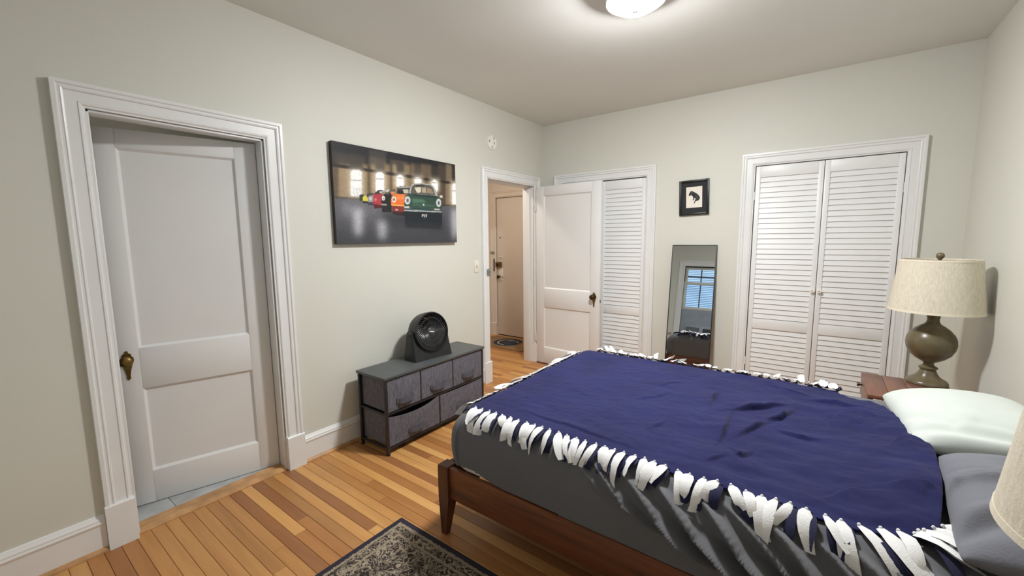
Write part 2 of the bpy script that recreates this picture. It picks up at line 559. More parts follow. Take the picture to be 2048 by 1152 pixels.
# ------------------------------------------------------------------ strip-oak floor, every board a piece
floor = struct('floor', MB().box(-T, RX, REAR, 0.80, -0.08, -0.012), 'floor_gap', 'honey oak strip floor of the bedroom')
BW = 0.0585
def board_mesh():
    mb = MB()
    c, g = 0.0035, 0.0016
    h = BW - g
    pr = [(0, -0.012), (h, -0.012), (h, -0.0012), (h - 0.0016, 0), (0.0016, 0), (0, -0.0012)]
    mb.prism(pr, 0, 1, lambda a, b, x: (x, a + g / 2, b))
    return mb.mesh('board', 0)
BM_ = board_mesh()
BM_.materials.append(M['floor_board'])
PALETTE = [(0.560, 0.270, 0.085), (0.600, 0.305, 0.100), (0.500, 0.230, 0.072), (0.640, 0.335, 0.110), (0.460, 0.205, 0.064),
           (0.580, 0.290, 0.098), (0.375, 0.160, 0.054), (0.660, 0.360, 0.125)]
brng = random.Random(21)
def lay(parent, x0, x1, y0, rows, lo, hi, tones=None):
    for k in range(rows):
        y = y0 + k * BW
        x = x0 - brng.uniform(0, 0.5)
        first = True
        while x < x1:
            L = brng.uniform(lo, hi)
            a, b = max(x, x0), min(x + L, x1)
            x += L
            if b - a < 0.05:
                continue
            o = bpy.data.objects.new('board', BM_)
            C.objects.link(o)
            o.parent = parent
            o.location = (a, y, 0)
            o.scale = (b - a - 0.0012, 1, 1)
            c = brng.choice(PALETTE)
            if tones and k in tones and first:
                c = tones[k]
            j = brng.uniform(0.92, 1.08)
            o.color = (c[0] * j, c[1] * j, c[2] * j, 1)
            first = False
DK, GD, TN = (0.330, 0.140, 0.050), (0.66, 0.35, 0.115), (0.52, 0.255, 0.085)
ROW0 = -3.747 - 15 * BW
lay(floor, 0.0, RX, ROW0, 79, 0.75, 1.75,
    {21: DK, 22: GD, 23: DK, 24: TN, 26: DK, 27: GD, 20: TN, 19: TN, 31: GD, 34: DK, 17: TN})
hall_floor = struct('floor_hall', MB().box(HX0, -T - 0.001, HY0, HY1 + T, -0.08, -0.012), 'floor_gap', 'honey oak strip floor of the entry hall')
lay(hall_floor, HX0, 0.0, D2[0] - 6 * BW, 35, 0.9, 1.9)

# ------------------------------------------------------------------ casings, jambs, baseboards
CPROF = [(0.0, 0.0), (0.0, 0.030), (0.014, 0.031), (0.020, 0.025), (0.026, 0.025), (0.030, 0.028), (0.036, 0.026), (0.039, 0.019),
         (0.078, 0.018), (0.081, 0.022), (0.088, 0.021), (0.094, 0.015), (0.101, 0.014), (0.101, 0.0)]
CW = 0.101
def casing(name, frame, a0, a1, head, z0, label, plinth=0.0, mat='trim', jamb=T, w=CW, hide_left=False):
    """frame(a, z, d): a along the wall, z up, d out of the wall. Opening a0..a1 below head."""
    root = thing_w(name, label, None, frame((a0 + a1) / 2, 0, 0), kind='structure')
    s = w / CW
    def path(o):
        o = w - o * s
        return [(a0 - o, z0), (a0 - o, head + o), (a1 + o, head + o), (a1 + o, z0)]
    paths = [path(o) for o, d in CPROF]
    for k, nm in enumerate(('side_casing', 'head_casing', 'side_casing')):
        mb = MB()
        P = []
        for (o, d), p in zip(CPROF, paths):
            P.append([frame(p[k][0], p[k][1], d), frame(p[k + 1][0], p[k + 1][1], d)])
        mb.grid(P)
        mb.add([r[0] for r in P], [tuple(range(len(P)))])
        mb.add([r[1] for r in P], [tuple(range(len(P)))])
        obj(nm, mb, mat, root, 12)
    if plinth:
        for a in ((a0 - w - 0.004, a0 + 0.002), (a1 - 0.002, a1 + w + 0.004)):
            mb = MB()
            pr = [(0, 0), (0.036, 0), (0.036, plinth - 0.006), (0.030, plinth), (0, plinth)]
            n0, n1 = a
            mid = n0 + (n1 - n0) * 0.36 if a[0] < a0 else n0 + (n1 - n0) * 0.64
            mb.prism(pr, n0, n1, lambda d, z, q: frame(q, z, d))
            obj('plinth_block', mb, mat, root, 20)
    # jamb boards line the opening
    for q0, q1, h0, h1 in ((a0 - J, a0, 0, head), (a1, a1 + J, 0, head), (a0 - J, a1 + J, head, head + J)):
        mb = MB()
        c = [frame(q, z, d) for q in (q0, q1) for z in (h0, h1) for d in (0.004, -jamb)]
        mb.add(c, [(0, 1, 3, 2), (4, 6, 7, 5), (0, 4, 5, 1), (2, 3, 7, 6), (0, 2, 6, 4), (1, 5, 7, 3)])
        obj('jamb', mb, mat, root, 0)
    return root

FL = lambda a, z, d: (d, a, z)           # left wall
FB = lambda a, z, d: (a, -d, z)          # back wall
FR = lambda a, z, d: (a, REAR + d, z)    # rear wall
FE = lambda a, z, d: (a, HY1 - d, z)     # entry wall of the hall
FH = lambda a, z, d: (-T - d, a, z)      # hall side of the left wall
t1 = casing('trim_1', FL, D1[0], D1[1], D1[2], 0.215, 'white moulded casing around the ajar bathroom door', 0.217)
t2 = casing('trim_2', FL, D2[0], D2[1], D2[2], 0.215, 'white moulded casing around the doorway to the hall', 0.217)
casing('trim_3', FB, K1[0], K1[1], K1[2], 0.0, 'white moulded casing of the louvered closet behind the open door', 0, jamb=0.10)
casing('trim_4', FB, K2[0], K2[1], K2[2], 0.0, 'white moulded casing of the louvered double closet beside the lamp', 0, jamb=0.10)
casing('trim_5', FE, EX0, EX1, EH, 0.19, 'cream moulded casing around the entry door', 0.19, 'hall_paint', jamb=0.05)
# door stops
for root, y0, y1, hd, sx in ((t1, D1[0], D1[1], D1[2], -0.076), (t2, D2[0], D2[1], D2[2], -0.05)):
    for a, b, z0, z1 in ((y0, y0 + 0.012, 0, hd), (y1 - 0.012, y1, 0, hd), (y0, y1, hd - 0.012, hd)):
        x0, x1 = (sx, 0.001) if root is t1 else (-T, sx)
        if root is t1 and a == y0:
            pass
        obj('door_stop', MB().box(x0, x1, a, b, z0, z1, 0.002), 'trim', root, 30)

BPROF = [(0, 0), (0.017, 0), (0.017, 0.128), (0.020, 0.134), (0.022, 0.142), (0.018, 0.150), (0.018, 0.158), (0.012, 0.166), (0.006, 0.176), (0, 0.178)]
SPROF = [(0, 0), (0.034, 0), (0.034, 0.004), (0.030, 0.012), (0.024, 0.018), (0.017, 0.021), (0, 0.021)]
def baseboard(name, frame, spans, label):
    root = thing_w(name, label, None, frame(spans[0][0], 0, 0), kind='structure')
    for a, b in spans:
        obj('board', MB().prism(BPROF, a, b, lambda d, z, q: frame(q, z, d)), 'trim', root, 25)
        obj('shoe_moulding', MB().prism(SPROF, a, b, lambda d, z, q: frame(q, z, d)), 'shoe_wood', root, 30)
baseboard('baseboard_left', FL, [(REAR, D1[0] - CW - 0.005), (D1[1] + CW + 0.005, D2[0] - CW - 0.005)], 'white baseboard with wood shoe moulding along the wall of doorways')
baseboard('baseboard_back', FB, [(0, K1[0] - CW), (K1[1] + CW, K2[0] - CW), (K2[1] + CW, RX)], 'white baseboard along the closet wall')
baseboard('baseboard_right', lambda a, z, d: (RX - d, a, z), [(REAR, 0)], 'white baseboard along the wall at the bed head')
baseboard('baseboard_rear', FR, [(0, RX)], 'white baseboard under the window')

# threshold at the bathroom
struct('trim_6', MB().prism([(-0.085, -0.01), (0.006, -0.01), (0.006, 0.004), (-0.012, 0.016), (-0.03, 0.019), (-0.05, 0.014), (-0.07, 0.020), (-0.085, 0.020)],
       D1[0], D1[1], lambda x, z, y: (x, y, z)), 'shoe_wood', 'worn wooden threshold strip in the bathroom doorway', 30)
sill = thing_w('trim_7', 'pale grey marble sill beyond the wooden threshold', None, (-0.19, -3.43, 0), kind='structure')
for a, b in ((D1[0], -3.615), (-3.613, D1[1])):
    obj('marble_slab', MB().box(-0.30, -0.086, a, b, -0.01, 0.012, 0.002), 'marble', sill, 30)

# ------------------------------------------------------------------ panelled doors
def panel_door(root, W, H, TH, rails, mat, stile=0.108, frame_mat=None):
    """Door in local coords: x 0..W from the hinge, y -TH/2..TH/2, z 0..H. rails: (z0, z1) of each cross rail."""
    for a, b in ((0, stile), (W - stile, W)):
        obj('stile', MB().box(a, b, -TH / 2, TH / 2, 0, H, 0.0015), mat, root, 30)
    for z0, z1 in rails:
        obj('rail', MB().box(stile + 0.0004, W - stile - 0.0004, -TH / 2, TH / 2, z0, z1, 0.0012), mat, root, 30)
    for (a0, a1), (b0, b1) in zip(rails[:-1], rails[1:]):
        obj('panel', MB().box(stile - 0.006, W - stile + 0.006, -0.006, 0.006, a1 - 0.006, b0 + 0.006), mat, root, 0)
        for s in (-1, 1):
            mb = MB()      # sloped sticking around the panel
            x0, x1, z0, z1 = stile, W - stile, a1, b0
            e, yo, yi = 0.012, s * TH / 2 * 0.94, s * 0.006
            o = [(x0, yo, z0), (x1, yo, z0), (x1, yo, z1), (x0, yo, z1)]
            i = [(x0 + e, yi, z0 + e), (x1 - e, yi, z0 + e), (x1 - e, yi, z1 - e), (x0 + e, yi, z1 - e)]
            mb.add(o + i, [(k, (k + 1) % 4, 4 + (k + 1) % 4, 4 + k) for k in range(4)])
            obj('panel_moulding', mb, mat, root, 0)

def knob_set(root, x, z, sides, TH, mat, mat2):
    """Spade-shaped escutcheon plate with a round knob, on the given sides of the door."""
    for s in sides:
        out = [(0, 0.052), (0.006, 0.050), (0.007, 0.040), (0.017, 0.034), (0.019, 0.022), (0.026, 0.012), (0.027, -0.004), (0.020, -0.022), (0.011, -0.058),
               (0.007, -0.085), (0.009, -0.093), (0.004, -0.103), (0, -0.106)]
        poly = out + [(-a, b) for a, b in out[-2:0:-1]]
        y0 = s * TH / 2
        pl = obj('escutcheon', MB().prism(poly, y0, y0 + s * 0.004, lambda a, b, y: (x + a, y, z + b)), mat, root, 30)
        kb = MB()
        xf = Matrix.Translation((x, y0, z + 0.004)) @ Matrix.Rotation(-s * PI / 2, 4, 'X')
        kb.lathe([(0.0, 0.0), (0.012, 0.002), (0.011, 0.018), (0.010, 0.026), (0.018, 0.032), (0.026, 0.040), (0.028, 0.050), (0.024, 0.058), (0.014, 0.063), (0.0, 0.064)], 24, 0, 0, xf)
        obj('knob', kb, mat2, root, 40)

# bathroom door, hinged at the far jamb, 15.35 degrees into the bathroom; local +x runs from hinge towards -y
a = rad(15.35)
d1 = thing('door_1', 'white two-panel bathroom door standing ajar with spade-shaped brass plate', None, (-0.098, -3.070, 0.016), (0, 0, -PI / 2 - a), kind='structure')
panel_door(d1, 0.720, 2.008, 0.038, [(0, 0.180), (0.652, 0.874), (1.914, 2.008)], 'door')
knob_set(d1, 0.662, 0.815, (1, -1), 0.038, 'brass', 'brass')
# bedroom door swung open in front of the closet
dv = Vector((0.82, -0.05, 0))
d2 = thing('door_2', 'white two-panel bedroom door swung wide open in front of the louvered closet', None, (0.034, -0.186, 0.012), (0, 0, math.atan2(-0.05, 0.82)), kind='structure')
panel_door(d2, 0.815, 2.018, 0.035, [(0, 0.185), (0.662, 0.876), (1.916, 2.018)], 'door')
knob_set(d2, 0.752, 0.826, (-1, 1), 0.035, 'brass', 'brass_dark')
obj('latch', MB().box(0.8145, 0.818, -0.007, 0.007, 0.77, 0.80), 'brass_dark', d2, 0)
for z in (0.25, 1.75):
    obj('hinge', MB().tube([(-0.004, -0.022, z), (-0.004, -0.022, z + 0.09)], 0.006, 10), 'trim', d2)
# strike plate on the hall doorway jamb
sp = thing_w('strike_plate', 'silver strike plate on the hall doorway casing', 'strike plate', (0.03, -1.035, 1.13))
obj('plate', MB().box(0.000, 0.034, -1.0315, -1.0285, 1.092, 1.165, 0.001), 'steel', sp, 0)
obj('lip', MB().box(0.030, 0.036, -1.075, -1.0285, 1.098, 1.160, 0.002), 'steel', sp, 30)
obj('slot', MB().box(0.0355, 0.0368, -1.058, -1.046, 1.118, 1.142), 'slot', sp, 0)

# entry door
ed = thing_w('door_3', 'plain cream entry door with chain, rim lock and peephole', None, ((EX0 + EX1) / 2, HY1 + 0.03, 0), kind='structure')
obj('slab', MB().box(EX0 + 0.004, EX1 - 0.004, HY1 + 0.008, HY1 + 0.048, 0.012, EH - 0.004, 0.002), 'hall_paint', ed, 30)
yk = HY1 + 0.008
obj('peephole', MB().lathe([(0, 0.006), (0.009, 0.006), (0.011, 0)], 16, 0, 0, Matrix.Translation((-1.172, yk, 1.472)) @ Matrix.Rotation(PI / 2, 4, 'X')), 'brass_dark', ed)
obj('chain_keeper', MB().box(-1.195, -1.125, yk - 0.010, yk, 1.165, 1.200, 0.003), 'ivory', ed, 30)
obj('chain_slot', MB().box(-1.185, -1.145, yk - 0.0115, yk - 0.009, 1.178, 1.186), 'slot', ed, 0)
lk = obj('rim_lock', MB().box(-1.235, -1.145, yk - 0.045, yk, 1.035, 1.115, 0.006), 'brass', ed, 30)
obj('turn_piece', MB().box(-1.205, -1.185, yk - 0.062, yk - 0.044, 1.055, 1.095, 0.004), 'brass_dark', lk, 30)
obj('lock_plate', MB().box(-1.195, -1.115, yk - 0.006, yk, 0.835, 1.020, 0.003), 'ivory', ed, 30)
ek = MB().lathe([(0, 0), (0.012, 0.001), (0.011, 0.028), (0.026, 0.040), (0.027, 0.052), (0.016, 0.062), (0, 0.063)], 20, 0, 0, Matrix.Translation((-1.178, yk - 0.004, 0.895)) @ Matrix.Rotation(PI / 2, 4, 'X'))
obj('knob', ek, 'brass_dark', ed, 40)
obj('keyhole', MB().box(-1.140, -1.128, yk - 0.0075, yk - 0.005, 0.875, 0.90), 'slot', ed, 0)
for z, nm, m_ in ((1.235, 'chain_anchor', 'steel'), (0.0, None, None)):
    if nm:
        obj(nm, MB().box(-1.330, -1.262, HY1 - 0.038, HY1 - 0.026, z, z + 0.034, 0.003), m_, ed, 30)
obj('strike_bar', MB().box(-1.272, -1.258, HY1 - 0.036, HY1 - 0.024, 0.975, 1.160, 0.002), 'dresser_metal', ed, 30)
# doormat
mt = thing_w('doormat', 'brown doormat with a round black and grey emblem before the entry door', 'doormat', (-0.78, 0.31, 0))
obj('base', MB().box(-1.20, -0.362, 0.050, 0.575, 0, 0.010, 0.003), 'coir', mt, 30)
def arc_band(cx, cy, r0, r1, a0, a1, z0, z1, n=28, sx=1.0, sy=1.0):
    out = [(cx + sx * r1 * math.cos(a0 + (a1 - a0) * i / n), cy + sy * r1 * math.sin(a0 + (a1 - a0) * i / n)) for i in range(n + 1)]
    inn = [(cx + sx * r0 * math.cos(a0 + (a1 - a0) * i / n), cy + sy * r0 * math.sin(a0 + (a1 - a0) * i / n)) for i in range(n + 1)]
    mb = MB()
    P = [[(x, y, z1) for x, y in out], [(x, y, z1) for x, y in inn]]
    mb.grid(P)
    return mb
mcx, mcy = -0.80, 0.325
em = obj('emblem', MB().lathe([(0, 0.0112), (0.213, 0.0112), (0.215, 0.008)], 40, mcx, mcy), 'mat_black', mt, 30)
obj('emblem_ring', arc_band(mcx, mcy, 0.196, 0.206, rad(150), rad(380), 0, 0.0118), 'mat_grey', em, 0)
obj('emblem_arc', arc_band(mcx + 0.01, mcy, 0.125, 0.152, rad(95), rad(285), 0, 0.0119), 'mat_grey', em, 0)
obj('emblem_arc', arc_band(mcx + 0.05, mcy + 0.02, 0.090, 0.108, rad(20), rad(150), 0, 0.0120), 'mat_grey', em, 0)
obj('emblem_disc', MB().lathe([(0, 0.0117), (0.10, 0.0117), (0.101, 0.0112)], 32, mcx + 0.06, mcy), 'mat_blue', em, 30)

# ------------------------------------------------------------------ louvered closet doors, every slat a piece
def slat_mesh(w):
    mb = MB()
    pr = [(-0.0062, -0.0225), (-0.0032, -0.0245), (0.0068, 0.0225), (0.0040, 0.0235)]
    mb.prism(pr, 0, w, lambda y, z, x: (x, y, z))
    return mb.mesh('slat', 0)
def louver_door(name, x0, x1, label, knob_x=None, hinge_x=None):
    st = 0.036
    y0, y1 = -0.004, 0.024
    H0, H1 = 0.012, 2.050
    root = thing('%s' % name, label, None, (x0, 0, 0), kind='structure')
    W = x1 - x0
    obj('stile', MB().box(0, st, y0, y1, H0, H1, 0.002), 'louver', root, 30)
    obj('stile', MB().box(W - st, W, y0, y1, H0, H1, 0.002), 'louver', root, 30)
    obj('top_rail', MB().box(st, W - st, y0 + 0.001, y1, 1.957, H1, 0.0015), 'louver', root, 30)
    obj('middle_rail', MB().box(st, W - st, y0 + 0.001, y1, 0.640, 0.728, 0.0015), 'louver', root, 30)
    obj('bottom_rail', MB().box(st, W - st, y0 + 0.001, y1, H0, 0.165, 0.0015), 'louver', root, 30)
    obj('backing', MB().box(st - 0.002, W - st + 0.002, 0.0225, 0.0240, 0.15, 1.965), 'inside_shade', root, 0)  # added dark sheet standing for the closet's shade between the slats
    sm = slat_mesh(W - 2 * st + 0.004)
    sm.materials.append(M['louver'])
    sp_ = 0.0438
    zs = [1.9385 - sp_ * k for k in range(28)] + [0.6205 - sp_ * k for k in range(11)]
    for z in zs:
        if 0.640 < z < 0.745:
            continue
        o = bpy.data.objects.new('slat', sm)
        C.objects.link(o)
        o.parent = root
        o.location = (st - 0.002, 0.006, z)
    if knob_x is not None:
        kx = knob_x - x0
        xf = Matrix.Translation((kx, y0, 1.003)) @ Matrix.Rotation(PI / 2, 4, 'X')
        k = obj('knob', MB().lathe([(0, 0), (0.008, 0.001), (0.007, 0.012), (0.015, 0.018), (0.0165, 0.024), (0.013, 0.028), (0.006, 0.0275), (0, 0.026)], 20, 0, 0, xf), 'porcelain', root, 50)
        obj('knob_screw', MB().lathe([(0, 0.0285), (0.004, 0.028), (0.005, 0.026)], 12, 0, 0, xf), 'brass', k)
    if hinge_x is not None:
        hx = hinge_x - x0
        for z in (1.765, 0.30):
            obj('hinge', MB().tube([(hx, -0.009, z), (hx, -0.009, z + 0.072)], 0.0042, 8), 'trim', root)
    return root
mid2 = 2.648
louver_door('door_4', K2[0] + 0.006, mid2 - 0.002, 'white louvered closet door nearer the leaning mirror', 2.626, K2[0] + 0.003)
louver_door('door_5', mid2 + 0.002, K2[1] - 0.004, 'white louvered closet door behind the table lamp', 2.672, K2[1] + 0.001)
mid1 = (K1[0] + K1[1]) / 2
louver_door('door_6', K1[0] + 0.004, mid1 - 0.002, 'white louvered closet door hidden behind the open bedroom door', None, K1[0] + 0.002)
louver_door('door_7', mid1 + 0.002, K1[1] - 0.006, 'white louvered closet door peeking out beside the open bedroom door', None, K1[1] - 0.001)

# ------------------------------------------------------------------ window (seen in the mirror)
casing('trim_8', FR, WIN[0], WIN[1], WIN[3], WIN[2] - 0.03, 'white moulded window casing on the wall seen in the mirror', 0, jamb=T, w=0.11)
win = thing_w('window_1', 'double-hung sash window reflected in the leaning mirror', None, (1.34, REAR, WIN[2]), kind='structure')
wx0, wx1, wz0, wz1 = WIN
zm = 1.34
obj('sill', MB().box(wx0 - 0.13, wx1 + 0.13, REAR - 0.02, REAR + 0.055, wz0 - 0.035, wz0, 0.004), 'trim', win, 30)
def sash(z0, z1, y, muntins):
    s = thing_w('sash', None, None, (1.34, y, z0))
    s.parent = win
    s.matrix_parent_inverse = WM[win.name].inverted()
    sw = 0.05
    for b in ((wx0, wx0 + sw, z0, z1), (wx1 - sw, wx1, z0, z1), (wx0 + sw, wx1 - sw, z0, z0 + sw), (wx0 + sw, wx1 - sw, z1 - sw, z1)):
        obj('sash_bar', MB().box(b[0], b[1], y - 0.018, y + 0.018, b[2], b[3], 0.002), 'sash', s, 30)
    if muntins:
        for q in (1, 2):
            x = wx0 + (wx1 - wx0) * q / 3
            obj('muntin', MB().box(x - 0.009, x + 0.009, y - 0.012, y + 0.012, z0 + sw, z1 - sw), 'dark_grille', s, 0)
        z = z0 + (z1 - z0) * 0.78
        obj('muntin', MB().box(wx0 + sw, wx1 - sw, y - 0.0121, y + 0.0121, z - 0.009, z + 0.009), 'dark_grille', s, 0)
    obj('pane', MB().box(wx0 + sw, wx1 - sw, y - 0.002, y + 0.002, z0 + sw, z1 - sw), 'glass', s, 0)
sash(zm - 0.025, wz1, REAR - 0.085, True)
sash(zm, zm + 0.55, REAR - 0.045, False)
bl = thing_w('window_blind', 'white horizontal blind outside the upper sash, seen in the mirror', 'blind', (1.34, REAR - 0.12, zm))
mb = MB()
for k in range(24):
    z = zm + 0.02 + k * 0.035
    mb.prism([(-0.014, -0.006), (0.014, 0.008), (0.014, 0.009), (-0.014, -0.005)], wx0 + 0.01, wx1 - 0.01, lambda y, zz, x, z=z: (x, REAR - 0.121 + y, z + zz))
o = obj('slats', mb, 'blind', bl, 0)
o['kind'] = 'stuff'
obj('head_rail', MB().box(wx0 + 0.005, wx1 - 0.005, REAR - 0.139, REAR - 0.105, wz1 - 0.035, wz1 - 0.002), 'blind', bl, 0)
ac = thing_w('window_air_conditioner', 'grey air conditioner filling the lower half of the window in the mirror', 'air conditioner', (1.34, REAR - 0.03, wz0))
obj('body', MB().box(wx0 + 0.10, wx1 - 0.12, REAR - 0.34, REAR + 0.03, wz0 + 0.001, wz0 + 0.42, 0.012), 'unit', ac, 30)
obj('filler_panel', MB().box(wx0 + 0.001, wx1 - 0.001, REAR - 0.050, REAR - 0.030, wz0 + 0.001, zm), 'unit', ac, 0)
gr = MB()
for k in range(8):
    gr.box(wx0 + 0.12, wx0 + 0.36, REAR + 0.029, REAR + 0.034, wz0 + 0.20 + k * 0.022, wz0 + 0.212 + k * 0.022)
o = obj('grille', gr, 'dark_grille', ac, 0)
obj('control_panel', MB().box(wx0 + 0.42, wx1 - 0.16, REAR + 0.029, REAR + 0.033, wz0 + 0.06, wz0 + 0.36), 'dark_grille', ac, 0)

# ------------------------------------------------------------------ ceiling light and hall light
def flush_light(name, x, y, R, label, glass):
    r = thing(name, label, 'ceiling light', (x, y, CEIL), (0, 0, 0))
    obj('pan', MB().lathe([(0, 0), (R - 0.010, 0), (R + 0.003, -0.012), (R + 0.005, -0.063), (R + 0.002, -0.0705), (R - 0.006, -0.0705), (R - 0.006, -0.055)], 48), 'white_plastic', r)
    obj('glass_dome', MB().lathe([(R - 0.007, -0.058), (R * 0.93, -0.073), (R * 0.84, -0.086), (R * 0.68, -0.100), (R * 0.46, -0.112), (R * 0.22, -0.119), (0, -0.121)], 48), glass, r, 60)
    obj('finial', MB().lathe([(0, -0.119), (0.013, -0.120), (0.013, -0.124), (0.005, -0.127), (0.006, -0.132), (0.0, -0.136)], 16), 'nickel', r)
    return r
flush_light('ceiling_light', 1.806, -1.968, 0.148, 'lit round frosted glass ceiling light at the top of the picture', 'lamp_glass')
flush_light('ceiling_light', -0.82, -0.75, 0.13, 'warm ceiling light in the entry hall', 'hall_glass')
flush_light('ceiling_light', -0.95, -3.3, 0.13, 'unseen dim fill light added in the bathroom beyond the ajar door', 'bath_fill')  # unseen lamp, added to brighten the bathroom above the ajar door

# ------------------------------------------------------------------ canvas print of cars (flat ink on a stretched canvas)
def homography(src, dst):
    A, B = [], []
    for (x, y), (u, v) in zip(src, dst):
        A += [[x, y, 1, 0, 0, 0, -u * x, -u * y], [0, 0, 0, x, y, 1, -v * x, -v * y]]
        B += [u, v]
    h = np.linalg.solve(np.array(A, float), np.array(B, float))
    return np.append(h, 1).reshape(3, 3)

class Ink:
    """A small painter: colours a W x H field of ink by filled outlines given in traced drawing units."""
    def __init__(self, W, H, Hm, base):
        self.W, self.H, self.Hm = W, H, Hm
        self.img = np.zeros((H, W, 3)) + np.array(base) / 255.0
        self.U, self.V = np.meshgrid((np.arange(W)) / (W - 1), (np.arange(H)) / (H - 1))
    def uv(self, pts):
        p = np.array([[x, y, 1.0] for x, y in pts]) @ self.Hm.T
        return p[:, :2] / p[:, 2:]
    def mask_poly(self, pts, soft=0.0):
        q = self.uv(pts)
        inside = np.zeros(self.U.shape, bool)
        n = len(q)
        for i in range(n):
            x0, y0 = q[i]
            x1, y1 = q[(i + 1) % n]
            c = ((y0 > self.V) != (y1 > self.V))
            with np.errstate(divide='ignore', invalid='ignore'):
                xi = (x1 - x0) * (self.V - y0) / (y1 - y0 + 1e-12) + x0
            inside ^= c & (self.U < xi)
        m = inside.astype(float)
        if soft:
            sg = soft * 0.4
            k = np.exp(-0.5 * (np.arange(-int(3 * sg) - 1, int(3 * sg) + 2) / sg) ** 2)
            k /= k.sum()
            h = len(k) // 2
            m = np.apply_along_axis(lambda r: np.convolve(np.pad(r, h, mode='edge'), k, 'valid'), 1, m)
            m = np.apply_along_axis(lambda r: np.convolve(np.pad(r, h, mode='edge'), k, 'valid'), 0, m)
        return m
    def fill(self, pts, col, soft=0, alpha=1.0):
        m = (self.mask_poly(pts, soft) * alpha)[..., None]
        self.img = self.img * (1 - m) + m * np.array(col) / 255.0
    def ell(self, cx, cy, rx, ry, col, soft=0, alpha=1.0):
        self.fill([(cx + rx * math.cos(2 * PI * k / 24), cy + ry * math.sin(2 * PI * k / 24)) for k in range(24)], col, soft, alpha)
    def grain(self, amp, seed=3):
        rng = np.random.RandomState(seed)
        g = rng.rand(self.H // 4 + 2, self.W // 4 + 2)
        g = np.repeat(np.repeat(g, 4, 0), 4, 1)[:self.H, :self.W]
        g2 = rng.rand(self.H, self.W)
        self.img = np.clip(self.img * (1 + amp * ((g + g2) / 2 - 0.5))[..., None], 0, 1)
    def mesh(self, name, P00, P10, P01):
        P00, P10, P01 = map(np.array, (P00, P10, P01))
        pts = P00 + self.U[..., None] * (P10 - P00) + self.V[..., None] * (P01 - P00)
        W, H = self.W, self.H
        idx = np.arange(W * H).reshape(H, W)
        f = np.stack([idx[:-1, :-1], idx[1:, :-1], idx[1:, 1:], idx[:-1, 1:]], -1).reshape(-1, 4)
        me = bpy.data.meshes.new(name)
        me.vertices.add(W * H)
        me.vertices.foreach_set('co', pts.reshape(-1).astype(np.float32))
        me.loops.add(f.size)
        me.loops.foreach_set('vertex_index', f.reshape(-1).astype(np.int32))
        me.polygons.add(len(f))
        me.polygons.foreach_set('loop_start', (np.arange(len(f)) * 4).astype(np.int32))
        me.update(calc_edges=True)
        lin = np.where(self.img <= 0.04045, self.img / 12.92, ((self.img + 0.055) / 1.055) ** 2.4)
        at = me.color_attributes.new('ink', 'FLOAT_COLOR', 'POINT')
        at.data.foreach_set('color', np.concatenate([lin, np.ones((H, W, 1))], -1).reshape(-1).astype(np.float32))
        return me

